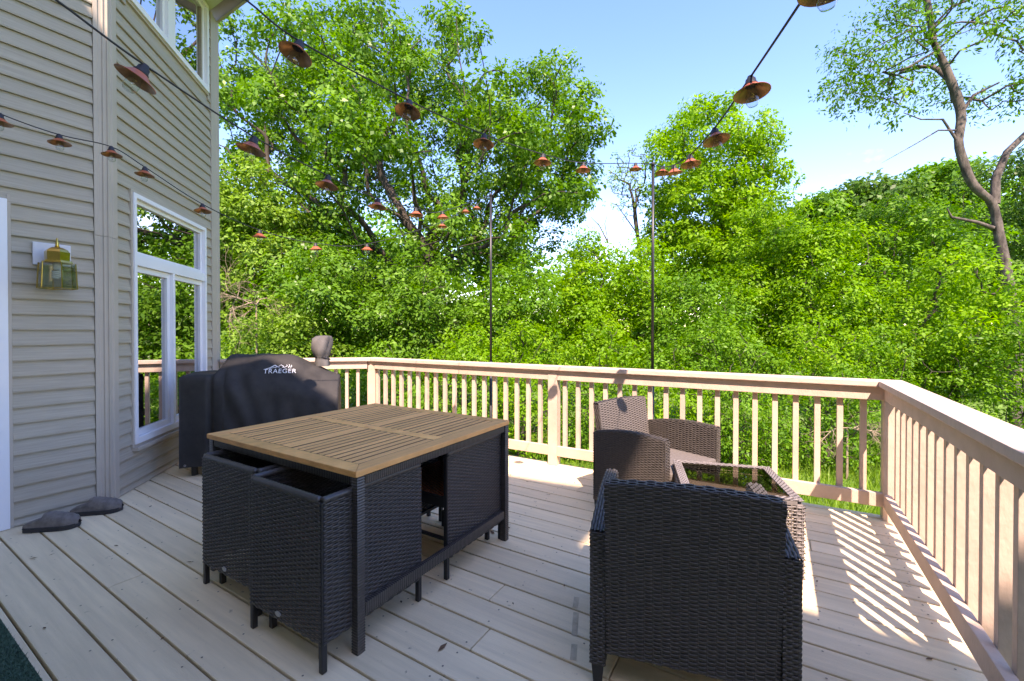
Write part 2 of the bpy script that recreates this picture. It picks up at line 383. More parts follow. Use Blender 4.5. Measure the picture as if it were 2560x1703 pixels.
CR = Vector((0.597, rail_y(0.597) + 0.0, 0))              # inner corner at the right
PR0 = Vector((KINK.x, KINK.y, 0))
dB = (CR - PR0).normalized(); nB = Vector((-dB.y, dB.x, 0))
Lb = (CR - PR0).length
sm = (Vector((-1.770, rail_y(-1.770), 0)) - PR0).length
# back run, kink post to right corner
rails(PR0, CR, 0.1275, trim0=0.045, trim1=-0.002, phase=(sm - 0.1500) % 0.1275, posts=[sm])
post(PR0 + dB * sm - nB * 0.0, dB)
kp = post(PR0, (dB + (KINK - WC).normalized()).normalized())
# right corner post and the right run
cp = MB().box((0.597, CR.y + 0.001, 0.0005), (0.597 + PW, CR.y + 0.001 + PW, 0.880)).build('post', 'rail', rl, bevel=0.004)
rails((0.597, CR.y - 0.002, 0), (0.597, -3.28, 0), 0.1345, phase=0.09, posts=[2.62, 4.9])
post((0.597, CR.y - 2.62, 0), (0, -1, 0)); post((0.597, CR.y - 4.9, 0), (0, -1, 0))
# angled run from the house corner to the kink post
rails(WC, KINK, 0.1275, trim0=0.02, trim1=0.05, phase=0.115)
# caps with mitred ends
CI, CO = 0.030, 0.112
def cap(poly, name='rail_cap'):
    MB().prism(poly, 0.8805, 0.9185).build(name, 'railcap', rl, bevel=0.005)
dA = (KINK - WC).normalized(); nA = Vector((-dA.y, dA.x, 0))
def isect(p, d, q, e):
    den = d.x * e.y - d.y * e.x; t = ((q.x - p.x) * e.y - (q.y - p.y) * e.x) / den; return p + d * t
ki, ko = isect(PR0 - nB * CI, dB, WC - nA * CI, dA), isect(PR0 + nB * CO, dB, WC + nA * CO, dA)
rx_i, rx_o = 0.597 - CI, 0.597 + CO
ci = isect(PR0 - nB * CI, dB, Vector((rx_i, 0, 0)), Vector((0, 1, 0))); co = isect(PR0 + nB * CO, dB, Vector((rx_o, 0, 0)), Vector((0, 1, 0)))
g = 0.0008
cap([(ki + dB * g).xy[:], (ci - dB * g).xy[:], (co - dB * g).xy[:], (ko + dB * g).xy[:]])
cap([(ci.x, ci.y - g), (rx_i, -3.3), (rx_o, -3.3), (co.x, co.y - g)])
w0 = WC + dA * 0.03
cap([(w0 - nA * CI).xy[:], (ki - dA * g).xy[:], (ko - dA * g).xy[:], (w0 + nA * CO).xy[:]])

# ------------------------------------------------------------------ the house
hs = empty('house', (-4.6, 0.6, 0)); tag(hs, 'two-storey house with beige clapboard siding and white framed windows beside deck', 'house')
def H(mb, name, mat, parent=None, **kw):
    o = mb.build(name, mat, None, **kw); par = parent or hs
    o.parent = par
    base = Vector((-4.6, 0.6, 0)) if par is hs else Vector((-4.6, 0.6, 0))
    if par is hs: o.location = -base
    return o
W1X = -4.128
w2o = Vector((-4.140, 1.160, 0)); w2d = Vector((-0.70711, 0.70711, 0)); w2n = Vector((0.70711, 0.70711, 0))
w2o = w2o + w2n * ((-2.967 / math.sqrt(2)) - w2o.dot(w2n) - 0.012)
W2L = 1.845
SID = 0.0995; Z0 = 0.0555
def siding(p, d, n, a, b, z0, z1):
    """one clapboard course from a to b along d; lower edge stands proud"""
    P = lambda s, off, z: p + d * s + n * off + Vector((0, 0, z))
    prof = [(0.0, z0 - 0.010), (0.0150, z0), (0.0165, z0 + 0.004), (0.0085, z0 + 0.030), (0.0040, z1 + 0.002), (0.0, z1 + 0.002)]
    prof = [(0.001, z0 + 0.003), (0.0190, z0 + 0.0005), (0.0205, z0 + 0.010), (0.0030, z1 + 0.0005), (0.001, z1 + 0.0005)]
    m = MB(); n_ = len(prof)
    vs = [P(a, o_, z_) for o_, z_ in prof] + [P(b, o_, z_) for o_, z_ in prof]
    m.add(vs, [tuple(range(n_)), tuple(range(2 * n_ - 1, n_ - 1, -1))] + [(i, n_ + i, n_ + (i + 1) % n_, (i + 1) % n_) for i in range(n_)])
    return H(m, 'siding_board', 'siding')
zc = [0.004] + [Z0 + SID * i for i in range(60)]
w1o = Vector((W1X, 0, 0)); w1d = Vector((0, 1, 0)); w1n = Vector((1, 0, 0))
for i in range(len(zc) - 1):
    z0, z1 = zc[i], zc[i + 1]
    if z0 < 4.70:
        siding(w1o, w1d, w1n, 0.685 if z1 < 2.10 else -0.9, 1.072, z0, min(z1, 4.72))
    if z0 < 4.70:
        z1 = min(z1, 4.72)
        lw = (0.335, 2.345, 0.225, 1.525); uw = (3.80, 4.80, 0.195, 1.60)
        spans = [(0.070, 1.660)]
        for (a, b, sl, sr) in (lw, uw):
            if z0 < b - 0.02 and z1 > a + 0.02:
                spans = [(0.070, sl), (sr, 1.660)]
        for a, b in spans:
            if b - a > 0.02: siding(w2o, w2d, w2n, a, b, z0, z1)
# wall bodies behind the siding (opening cut out for windows by building it in pieces)
def slab(p, d, n, a, b, z0, z1, th, name, mat):
    q = [p + d * a, p + d * b, p + d * b - n * th, p + d * a - n * th]
    return H(MB().prism([v.xy[:] for v in q][::-1], z0, z1), name, mat)
slab(w1o, w1d, w1n, -3.3, 1.10, -0.8, 4.74, 0.12, 'wall', 'siding')
for a, b, z0, z1 in ((0.03, 0.26, -0.8, 4.74), (1.49, W2L - 0.02, -0.8, 4.74), (0.26, 1.49, -0.8, 0.37), (0.26, 1.49, 2.31, 3.83)):
    slab(w2o, w2d, w2n, a, b, z0, z1, 0.10, 'wall', 'siding')
w3o = w2o + w2d * W2L
slab(w3o, -w2n, w2d, 0.0, 4.0, -0.8, 4.74, 0.12, 'wall', 'siding')
# dark rooms behind the glass
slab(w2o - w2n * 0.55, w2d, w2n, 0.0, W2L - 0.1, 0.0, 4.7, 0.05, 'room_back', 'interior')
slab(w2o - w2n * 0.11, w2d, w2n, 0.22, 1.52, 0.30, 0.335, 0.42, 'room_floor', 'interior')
# fluted corner trims
def corner(pts, z0, z1, name='corner_trim'):
    return H(MB().prism(pts, z0, z1), name, 'trim', bevel=0.002)
cA = Vector((W1X, 1.076, 0)); kC = Vector((W1X + 0.026, 1.176, 0)); 
def flutes(p, q, n, inner, gro):
    out = []
    for t, dep in gro:
        out.append(p + (q - p) * t + n * dep)
    return out
p_end = w2o + w2d * 0.068
kcorner = isect(Vector((W1X + 0.022, 0, 0)), Vector((0, 1, 0)), w2o + w2n * 0.022, w2d)
a0 = Vector((W1X + 0.022, 1.074, 0)); b0 = w2o + w2d * 0.068 + w2n * 0.022
pts = [Vector((W1X, 1.074, 0)), a0]
for t, dep in ((0.30, 0), (0.34, -0.006), (0.58, -0.006), (0.62, 0), (0.70, 0), (0.74, -0.006), (0.90, -0.006), (0.94, 0)):
    q = a0 + (kcorner - a0) * t; pts.append(q + Vector((dep, 0, 0)))
pts.append(kcorner)
for t, dep in ((0.10, 0), (0.16, -0.006), (0.40, -0.006), (0.46, 0)):
    q = kcorner + (b0 - kcorner) * t; pts.append(q + w2n * dep)
pts += [b0, w2o + w2d * 0.068]
corner([v.xy[:] for v in pts][::1], 0.003, 1.92); corner([v.xy[:] for v in pts], 1.922, 4.74)
c0, c1 = w2o + w2d * 1.664, w2o + w2d * (W2L + 0.022)
fpts = [c0, c0 + w2n * 0.022, c0 + w2n * 0.022 + w2d * 0.05, c0 + w2n * 0.017 + w2d * 0.055, c0 + w2n * 0.017 + w2d * 0.14, c0 + w2n * 0.022 + w2d * 0.145, c1 + w2n * 0.022, c1 - w2n * 0.12, c0 + w2d * 0.16 - w2n * 0.12, c0 + w2d * 0.16]
corner([v.xy[:] for v in fpts], -0.1, 4.74)
# windows
def rect_frame(o, a, b, z0, z1, w, th, n0, name, mat, parent, ww=None):
    """four bars on wall 2 (offset n0..n0+th)"""
    P = lambda s, z, off: o + w2d * s + w2n * off + Vector((0, 0, z))
    wb = ww or w
    m = MB()
    for (s0, s1, y0, y1) in ((a, a + w, z0, z1), (b - w, b, z0, z1), (a + w, b - w, z1 - w, z1), (a + w, b - w, z0, z0 + wb)):
        vs = [P(s0, y0, n0), P(s1, y0, n0), P(s1, y1, n0), P(s0, y1, n0), P(s0, y0, n0 + th), P(s1, y0, n0 + th), P(s1, y1, n0 + th), P(s0, y1, n0 + th)]
        m.add(vs, [(0, 3, 2, 1), (4, 5, 6, 7), (0, 1, 5, 4), (1, 2, 6, 5), (2, 3, 7, 6), (3, 0, 4, 7)])
    ob = m.build(name, mat, parent, bevel=0.002)
    if parent is hs: ob.location = Vector((4.6, -0.6, 0))
    return ob
def pane(o, a, b, z0, z1, off, parent):
    P = lambda s, z, f: o + w2d * s + w2n * f + Vector((0, 0, z))
    m = MB(); m.add([P(a, z0, off), P(b, z0, off), P(b, z1, off), P(a, z1, off), P(a, z0, off - 0.004), P(b, z0, off - 0.004), P(b, z1, off - 0.004), P(a, z1, off - 0.004)],
                    [(0, 1, 2, 3), (7, 6, 5, 4), (0, 4, 5, 1), (1, 5, 6, 2), (2, 6, 7, 3), (3, 7, 4, 0)])
    return m.build('pane', 'window_glass', parent)
# lower window: transom over two casements
wf = rect_frame(w2o, 0.248, 1.500, 0.350, 2.330, 0.034, 0.085, -0.05, 'window', 'whiteframe', hs, ww=0.05)
rect_frame(w2o, 0.226, 1.522, 0.328, 2.352, 0.021, 0.055, -0.03, 'window_casing', 'trim', wf)
P2 = lambda s, z, off: w2o + w2d * s + w2n * off + Vector((0, 0, z))
def wbar(s0, s1, z0, z1, n0, n1, name, mat, parent):
    m = MB(); m.add([P2(s0, z0, n0), P2(s1, z0, n0), P2(s1, z1, n0), P2(s0, z1, n0), P2(s0, z0, n1), P2(s1, z0, n1), P2(s1, z1, n1), P2(s0, z1, n1)],
                    [(0, 3, 2, 1), (4, 5, 6, 7), (0, 1, 5, 4), (1, 2, 6, 5), (2, 3, 7, 6), (3, 0, 4, 7)])
    o = m.build(name, mat, parent, bevel=0.002); return o
wbar(0.283, 1.465, 1.765, 1.845, -0.048, 0.030, 'transom_bar', 'whiteframe', wf)
wbar(0.828, 0.864, 0.401, 1.764, -0.048, 0.030, 'mullion', 'whiteframe', wf)
for a, b, z0, z1, sw in ((0.284, 1.464, 1.846, 2.295, 0.034), (0.284, 0.827, 0.402, 1.763, 0.046), (0.865, 1.464, 0.402, 1.763, 0.046)):
    rect_frame(w2o, a, b, z0, z1, sw, 0.045, -0.042, 'sash', 'whiteframe', wf)
    pane(w2o, a + sw - 0.004, b - sw + 0.004, z0 + sw - 0.004, z1 - sw + 0.004, -0.018, wf)
wbar(0.235, 1.515, 0.300, 0.327, -0.02, 0.055, 'sill', 'trim', wf)
for s0 in (0.60, 1.30):
    wbar(s0, s0 + 0.10, 0.42, 2.28, -0.16, -0.15, 'curtain_panel', 'curtain', wf)
# upper window
uf = rect_frame(w2o, 0.205, 1.590, 3.810, 4.735, 0.040, 0.085, -0.05, 'window', 'whiteframe', hs, ww=0.05)
rect_frame(w2o, 0.183, 1.612, 3.788, 4.757, 0.021, 0.050, -0.03, 'window_casing', 'trim', uf)
wbar(0.775, 0.900, 3.861, 4.694, -0.048, 0.030, 'mullion', 'whiteframe', uf)
for a, b in ((0.246, 0.774), (0.901, 1.549)):
    rect_frame(w2o, a, b, 3.861, 4.694, 0.036, 0.045, -0.042, 'sash', 'whiteframe', uf)
    pane(w2o, a + 0.032, b - 0.032, 3.893, 4.66, -0.018, uf)
for o in (wf, uf):
    for ch in o.children: ch.location = (0, 0, 0)
# door frame at the left edge
df = MB(); df.box((W1X, 0.585, 0.002), (W1X + 0.030, 0.668, 2.07)); df.box((W1X, -0.45, 1.985), (W1X + 0.030, 0.5845, 2.07)); df.box((W1X, -0.535, 0.002), (W1X + 0.030, -0.4505, 2.07))
dfo = H(df, 'door_frame', 'whiteframe', bevel=0.004)
H(MB().box((W1X, 0.6685, 0.002), (W1X + 0.02, 0.684, 2.10)), 'door_casing', 'trim')
dm = MB().box((W1X - 0.02, -0.449, 0.02), (W1X + 0.008, 0.584, 1.984)); do = H(dm, 'door', 'whiteframe')
# eave: soffit boards under the roof overhang, fascia
for i in range(24):
    y0 = -1.2 + i * 0.1545
    if y0 + 0.15 > 2.49: break
    H(MB().box((-5.60, y0, 4.755), (-3.72, y0 + 0.1525, 4.770)), 'soffit_board', 'soffit')
H(MB().box((-5.62, 2.462, 4.742), (-3.70, 2.490, 4.93)), 'fascia', 'trim'); H(MB().box((-3.7195, -1.2, 4.742), (-3.70, 2.461, 4.93)), 'fascia', 'trim')
m = MB(); m.add([(-5.64, 2.51, 4.932), (-3.68, 2.51, 4.932), (-3.68, -1.2, 4.932), (-5.64, -1.2, 4.932), (-5.64, 2.51, 4.95), (-3.68, 2.51, 4.95), (-5.2, -1.2, 5.9), (-5.64, -1.2, 5.9)],
               [(0, 1, 2, 3), (4, 7, 6, 5), (0, 4, 5, 1), (1, 5, 6, 2), (2, 6, 7, 3), (3, 7, 4, 0)]); H(m, 'roof', 'roofing')
# unseen wing behind the viewer; roof slabs shaped to cast the deck's shadow edge
H(MB().box((-4.12, -3.52, -0.8), (3.0, -3.32, 8.95)), 'wall', 'siding')
H(MB().box((3.0, -3.52, -0.8), (9.0, -3.32, 6.9)), 'wall', 'siding')
def shade_roofslab(x0, x1, ye, ze, name, skew=0.0, flare=0.0):
    m = MB(); sl = 0.53
    vs = [(x0, ye - skew * (x1 - x0), ze), (x1, ye, ze), (x1 + flare, ye - 4.5, ze + 4.5 * sl), (x0, ye - 4.5, ze + 4.5 * sl)]
    m.add(vs + [(a, b, c - 0.16) for a, b, c in vs], [(0, 1, 2, 3), (7, 6, 5, 4), (0, 4, 5, 1), (1, 5, 6, 2), (2, 6, 7, 3), (3, 7, 4, 0)])
    return H(m, name, 'roofing')
shade_roofslab(-0.45, 2.98, -2.435, 9.0, 'roof', 0.124, 1.1); shade_roofslab(-5.7, -0.451, -2.43, 9.0, 'roof'); shade_roofslab(2.0, 9.5, -2.115, 7.0, 'roof')

# ------------------------------------------------------------------ wall lantern
ln = empty('wall_lantern', (W1X + 0.012, 0.863, 1.55)); tag(ln, 'brass wall lantern with clear glass panes mounted on the siding by door', 'lantern')
MB().box((0.004, -0.090, 0.125), (0.024, 0.088, 0.272)).build('mounting_plate', 'lampplate', ln, bevel=0.004)
hexa = lambda r, z, k0=0: [(0.125 + r * math.cos(math.pi / 3 * k + k0), r * math.sin(math.pi / 3 * k + k0), z) for k in range(6)]
def hexring(levels, name, mat):
    m = MB(); rings = [hexa(r, z) for r, z in levels]
    vs = [v for r in rings for v in r]; n = 6
    fs = [(i * n + k, i * n + (k + 1) % n, (i + 1) * n + (k + 1) % n, (i + 1) * n + k) for i in range(len(levels) - 1) for k in range(n)] + [tuple(range(5, -1, -1)), tuple(range((len(levels) - 1) * n, len(levels) * n))]
    m.add(vs, fs); return m.build(name, mat, ln)
hexring([(0.078, 0.135), (0.070, 0.150), (0.060, 0.152), (0.062, 0.205), (0.050, 0.222), (0.028, 0.235), (0.010, 0.238)], 'lantern_cap', 'brass')
MB().lathe([(0.0, 0.236), (0.013, 0.238), (0.008, 0.252), (0.010, 0.262), (0.006, 0.275), (0.006, 0.292), (0.0, 0.300)], 10, (0.125, 0, 0)).build('finial', 'brass', ln, smooth=True)
MB().box((0.024, -0.014, 0.185), (0.075, 0.014, 0.20)).build('arm', 'brass', ln)
top, bot = hexa(0.088, 0.134), hexa(0.096, -0.030)
for k in range(6):
    MB().tube([top[k], bot[k]], 0.0035, 6).build('lantern_bar', 'brass', ln)
    MB().tube([bot[k], bot[(k + 1) % 6]], 0.0028, 6).build('lantern_edge', 'brass', ln)
    a, b, c, d_ = [Vector(v) for v in (top[k], top[(k + 1) % 6], bot[(k + 1) % 6], bot[k])]
    ctr = (a + b + c + d_) / 4
    q = [ctr + (v - ctr) * 0.95 for v in (a, b, c, d_)]; n_ = (b - a).cross(d_ - a).normalized() * 0.002
    MB().add(q + [v + n_ for v in q], [(0, 1, 2, 3), (7, 6, 5, 4), (0, 4, 5, 1), (1, 5, 6, 2), (2, 6, 7, 3), (3, 7, 4, 0)]).build('glass_pane', 'lantern_glass', ln)
MB().lathe([(0.0, 0.133), (0.018, 0.132), (0.018, 0.095), (0.012, 0.09), (0.0, 0.09)], 12, (0.125, 0, 0)).build('socket', 'cfl', ln, smooth=True)
hp = [(0.125 + 0.021 * math.cos(t), 0.021 * math.sin(t), 0.088 - 0.0058 * t / (math.pi / 2) * 0.55) for t in np.linspace(0, 2 * math.pi * 4, 72)]
MB().tube(hp, 0.006, 6).build('bulb', 'cfl', ln, smooth=True)

# ------------------------------------------------------------------ woven panels (real strands)
def weave(P, U, Vv, pitch=0.0085, colw=0.028, amp=0.0022, hw=None, th=0.0016, seg=4, stakes=True, rows_open=1.0):
    """P(u,v)->(point, normal) maps 0..U by 0..Vv; horizontal strands pass over and under upright stakes"""
    hw = hw or pitch * 0.63 * rows_open
    nr = max(1, int(Vv / pitch)); nc = max(2, int(round(U / colw))); cw = U / nc
    nu = nc * seg + 1; us = np.linspace(0, U, nu)
    Vs, Fs = [], []; base = 0
    for j in range(nr):
        v = (j + 0.5) * Vv / nr
        off = amp * np.cos(math.pi * us / cw + math.pi * (j % 2))
        ring = []
        for i, u in enumerate(us):
            p, n = P(u, v); p2, _ = P(u, min(v + hw, Vv)); p0, _ = P(u, max(v - hw, 0))
            o = n * off[i]
            ring.append((p0 + o, p + o + n * th, p2 + o, p + o - n * th))
        A = np.array(ring).reshape(-1, 3); Vs.append(A)
        i0 = np.arange(nu - 1)[:, None] * 4; k = np.arange(4)[None, :]
        a = base + i0 + k; b = base + i0 + (k + 1) % 4; c = base + i0 + 4 + (k + 1) % 4; d = base + i0 + 4 + k
        Fs.append(np.stack([a, b, c, d], -1).reshape(-1, 4)); base += len(A)
    if stakes:
        vs_ = np.linspace(0, Vv, 7)
        for i in range(nc):
            u = (i + 0.5) * cw; r = 0.0016; w = 0.0024; ring = []
            for v in vs_:
                p, n = P(u, v); pu, _ = P(min(u + w, U), v); pd, _ = P(max(u - w, 0), v)
                ring.append((pd, p + n * r, pu, p - n * r))
            A = np.array(ring).reshape(-1, 3); Vs.append(A)
            i0 = np.arange(len(vs_) - 1)[:, None] * 4; k = np.arange(4)[None, :]
            a = base + i0 + k; b = base + i0 + (k + 1) % 4; c = base + i0 + 4 + (k + 1) % 4; d = base + i0 + 4 + k
            Fs.append(np.stack([a, b, c, d], -1).reshape(-1, 4)); base += len(A)
    return np.concatenate(Vs), np.concatenate(Fs)
def flat(o, ud, vd, n):
    o, ud, vd, n = [np.array(t, float) for t in (o, ud, vd, n)]
    return lambda u, v: (o + ud * u + vd * v, n)
def weave_obj(name, mat, parent, P, U, Vv, **kw):
    Vm, Fm = weave(P, U, Vv, **kw)
    return link(name, np_mesh(name, Vm, Fm, smooth=True), mat, parent)

# ------------------------------------------------------------------ dining chairs: square woven tubs that slide under the table
CW, CDp, CH, CB = 0.485, 0.515, 0.628, 0.105          # width, depth, top, lower edge
def dining_chair(label):
    t = empty('dining_chair'); tag(t, label, 'chair', 'woven tub chairs pushed under the dining table')
    # origin: middle of the back face on the floor; the back faces -Y
    fr = 0.011
    for sx in (-1, 1):
        MB().bar((sx * (CW / 2 - fr), fr, 0.001), (sx * (CW / 2 - fr), fr, CH - 0.004), 0.022, 0.022, (1, 0, 0)).build('leg', 'metal_black', t, bevel=0.004)
        MB().bar((sx * (CW / 2 - fr), CDp - fr, 0.001), (sx * (CW / 2 - fr), CDp - fr, CH - 0.010), 0.022, 0.022, (1, 0, 0)).build('leg', 'metal_black', t, bevel=0.004)
        MB().bar((sx * (CW / 2 - 0.075), 0.055, 0.001), (sx * (CW / 2 - 0.075), 0.055, 0.10), 0.022, 0.022, (1, 0, 0)).build('foot', 'metal_black', t)
        MB().bar((sx * (CW / 2 - fr), 0.02, CB + 0.008), (sx * (CW / 2 - fr), CDp - 0.02, CB + 0.008), 0.016, 0.016).build('side_rail', 'metal_black', t)
        MB().bar((sx * (CW / 2 - fr), 0.02, 0.385), (sx * (CW / 2 - fr), CDp - 0.02, 0.385), 0.018, 0.03).build('seat_rail', 'metal_black', t)
    MB().bar((-CW / 2 + 0.02, CDp - fr, 0.385), (CW / 2 - 0.02, CDp - fr, 0.385), 0.018, 0.05).build('seat_rail', 'metal_black', t)
    MB().bar((-CW / 2 + 0.02, fr, 0.385), (CW / 2 - 0.02, fr, 0.385), 0.018, 0.03).build('seat_rail', 'metal_black', t)
    MB().bar((-CW / 2 + 0.02, CDp - fr, 0.20), (CW / 2 - 0.02, CDp - fr, 0.20), 0.014, 0.014).build('stretcher', 'metal_black', t)
    MB().bar((CW / 2 - 0.03, CDp - 0.05, 0.13), (CW / 2 - 0.03, CDp - 0.26, 0.34), 0.012, 0.018, (1, 0, 0)).build('brace', 'metal_black', t)
    MB().bar((CW / 2 - 0.03, CDp - 0.26, 0.13), (CW / 2 - 0.03, CDp - 0.02, 0.13), 0.012, 0.012, (1, 0, 0)).build('brace', 'metal_black', t)
    weave_obj('back', 'wicker', t, flat((-CW / 2 + 0.004, 0, CB), (1, 0, 0), (0, 0, 1), (0, -1, 0)), CW - 0.008, CH - CB, colw=0.0265)
    for sx in (-1, 1):
        weave_obj('side', 'wicker', t, flat((sx * CW / 2, 0.006, CB), (0, 1, 0), (0, 0, 1), (sx, 0, 0)), CDp - 0.012, CH - CB, colw=0.0265)
        # rolled edge along the top
        n_ = 46
        m = MB(); m.tube([(sx * (CW / 2 - 0.008), 0.008 + (CDp - 0.016) * i / n_, CH + 0.003) for i in range(n_ + 1)], [0.0125 + 0.0022 * (i % 2) for i in range(n_ + 1)], 8)
        m.build('arm_edge', 'wicker', t, smooth=True)
    n_ = 44
    MB().tube([(-CW / 2 + 0.02 + (CW - 0.04) * i / n_, 0.008, CH + 0.003) for i in range(n_ + 1)], [0.0125 + 0.0022 * (i % 2) for i in range(n_ + 1)], 8).build('back_edge', 'wicker', t, smooth=True)
    weave_obj('seat', 'rust_weave', t, flat((-CW / 2 + 0.02, 0.02, 0.405), (1, 0, 0), (0, 1, 0), (0, 0, 1)), CW - 0.04, CDp - 0.03, pitch=0.010, colw=0.024)
    bd = MB(); n = 18
    bd.add([(-0.03 + 0.017 * math.cos(2 * math.pi * k / n), -0.0055, 0.135 + 0.0105 * math.sin(2 * math.pi * k / n)) for k in range(n)] + [(-0.03 + 0.017 * math.cos(2 * math.pi * k / n), -0.002, 0.135 + 0.0105 * math.sin(2 * math.pi * k / n)) for k in range(n)],
           [tuple(range(n - 1, -1, -1))[::-1]] + [(k, n + k, n + (k + 1) % n, (k + 1) % n) for k in range(n)])
    bd.build('badge', 'badge', t)
    return t
dc = dining_chair('black woven tub chair at the near corner of teak table, closest to viewer')
dc.location = (-1.638, 0.968, 0)
d2 = copy_tree(dc); d2.location = (-2.165, 1.020, 0); d2.rotation_euler.z = R(0.6)
tag(d2, 'black woven tub chair under teak table, left of the nearest tub chair')
d3 = copy_tree(dc); d3.location = (-1.640, 2.178, 0); d3.rotation_euler.z = math.pi
tag(d3, 'black woven tub chair under far end of teak table, by its right leg')
d4 = copy_tree(dc); d4.location = (-2.225, 2.195, 0); d4.rotation_euler.z = math.pi
tag(d4, 'black woven tub chair under far left end of teak table, nearly hidden')
for c in (d3, d4):
    for ch in list(c.children):
        if ch.name.startswith('badge'): bpy.data.objects.remove(ch)

# ------------------------------------------------------------------ dining table with slatted teak top
tx0, tx1, ty0, ty1, TZ = -2.525, -1.360, 1.088, 2.195, 0.712
tb = empty('dining_table', ((tx0 + tx1) / 2, (ty0 + ty1) / 2, 0)); tag(tb, 'square dining table with slatted teak top and black woven frame', 'table')
TO = Vector((-(tx0 + tx1) / 2, -(ty0 + ty1) / 2, 0))
def T(mb, name, mat, **kw):
    o = mb.build(name, mat, tb, **kw); o.location = TO; return o
th = 0.024; bw = 0.072; gp = 0.0085
zt, zb = TZ, TZ - th
xm = (tx0 + tx1) / 2; ym = (ty0 + ty1) / 2
def plank(poly, name, mat, dz=0):
    o = T(MB().prism(poly, zb + dz, zt + dz), name, mat, bevel=0.0025)
    if 'slat' in name or name == 'middle_plank':          # side faces coloured dark to paint in the shade of the gaps
        o.data.materials.append(MATS['teak_gap_shade'])
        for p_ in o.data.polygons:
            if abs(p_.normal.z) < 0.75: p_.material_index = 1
# mitred border planks: two per long side, mitre seen at the middle of the near edge
e = 0.0008
for sy, yy0, yy1 in ((1, ty0, ty0 + bw), (-1, ty1, ty1 - bw)):
    for a, b, ia, ib in ((tx0, xm, bw, -0.028), (xm, tx1, 0.028, bw)):
        ia_ = ia if a == tx0 else ia
        poly = [(a + e, yy0), (b - e, yy0), (b - e - (ib if b == tx1 else 0), yy1), (a + e + (ia if a == tx0 else 0), yy1)]
        if sy < 0: poly = poly[::-1]
        plank(poly, 'border_plank', 'teak_long')
for sx, xx0, xx1 in ((1, tx0, tx0 + bw), (-1, tx1, tx1 - bw)):
    poly = [(xx0, ty0 + e), (xx1, ty0 + bw + e), (xx1, ty1 - bw - e), (xx0, ty1 - e)]
    if sx > 0: poly = poly[::-1]
    plank(poly, 'border_plank', 'teak')
# middle cross plank across X and the slats, which run along Y
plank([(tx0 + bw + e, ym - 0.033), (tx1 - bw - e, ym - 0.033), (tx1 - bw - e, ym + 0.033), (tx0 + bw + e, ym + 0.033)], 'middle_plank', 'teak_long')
ns = 22
sp = (tx1 - tx0 - 2 * bw) / ns
for half in ((ty0 + bw + 0.002, ym - 0.035), (ym + 0.035, ty1 - bw - 0.002)):
    for i in range(ns):
        a = tx0 + bw + sp * i + gp / 2
        b = a + sp - gp
        if i in (10, 11): continue
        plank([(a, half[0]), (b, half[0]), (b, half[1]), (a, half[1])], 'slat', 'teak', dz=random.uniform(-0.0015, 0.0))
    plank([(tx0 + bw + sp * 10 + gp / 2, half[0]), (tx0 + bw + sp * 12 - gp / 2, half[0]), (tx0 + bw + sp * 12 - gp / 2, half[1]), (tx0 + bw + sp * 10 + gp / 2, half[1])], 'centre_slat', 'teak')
T(MB().box((tx0 + 0.06, ty0 + 0.06, zb - 0.016), (tx1 - 0.06, ty1 - 0.06, zb - 0.010)), 'gap_shade_panel', 'metal_black')  # black sheet added below the slats so the gaps read as shade
T(MB().lathe([(0.0, TZ + 0.003), (0.018, TZ + 0.003), (0.024, TZ + 0.001), (0.024, TZ - 0.002)], 18, (xm, ym, 0)), 'parasol_hole_cover', 'teak', smooth=True)
# woven apron, legs, lower side rails
def wrapped_bar(p0, p1, w, h, name, up=(0, 0, 1), step=0.011):
    """bar wrapped with strands: ribbed tube with a rounded square section"""
    p0, p1 = Vector(p0), Vector(p1); d = (p1 - p0); Ls = d.length; d.normalize(); side = d.cross(Vector(up)).normalized(); u = side.cross(d)
    prof = []
    for k in range(12):
        a = 2 * math.pi * (k + 0.5) / 12; c, s_ = math.cos(a), math.sin(a); f = 1 / max(abs(c), abs(s_)) ** 0.80
        prof.append((c * f * w / 2, s_ * f * h / 2))
    n = max(2, int(Ls / step)) * 2
    vs = []; fs = []
    for i in range(n + 1):
        f = 1.0 if i % 2 == 0 else 0.90
        c = p0 + d * Ls * i / n
        vs += [c + side * a * f + u * b * f for a, b in prof]
    for i in range(n):
        fs += [(i * 12 + k, (i + 1) * 12 + k, (i + 1) * 12 + (k + 1) % 12, i * 12 + (k + 1) % 12) for k in range(12)]
    fs += [tuple(range(12)), tuple(range((n + 1) * 12 - 1, n * 12 - 1, -1))]
    return T(MB().add(vs, fs), name, 'wicker', smooth=False)
lx0, lx1, ly0, ly1 = tx0 + 0.022, tx1 - 0.022, ty0 + 0.028, ty1 - 0.022
for x in (lx0, lx1):
    for y in (ly0, ly1):
        wrapped_bar((x, y, 0.001), (x, y, zb - 0.001), 0.040, 0.040, 'leg', up=(0, 1, 0))
for y in (ly0, ly1): wrapped_bar((lx0 + 0.024, y, zb - 0.022), (lx1 - 0.024, y, zb - 0.022), 0.030, 0.036, 'apron')
for x in (lx0, lx1):
    wrapped_bar((x, ly0 + 0.024, zb - 0.022), (x, ly1 - 0.024, zb - 0.022), 0.030, 0.036, 'apron')
    wrapped_bar((x, ly0 + 0.024, 0.158), (x, ly1 - 0.024, 0.158), 0.028, 0.052, 'lower_rail')

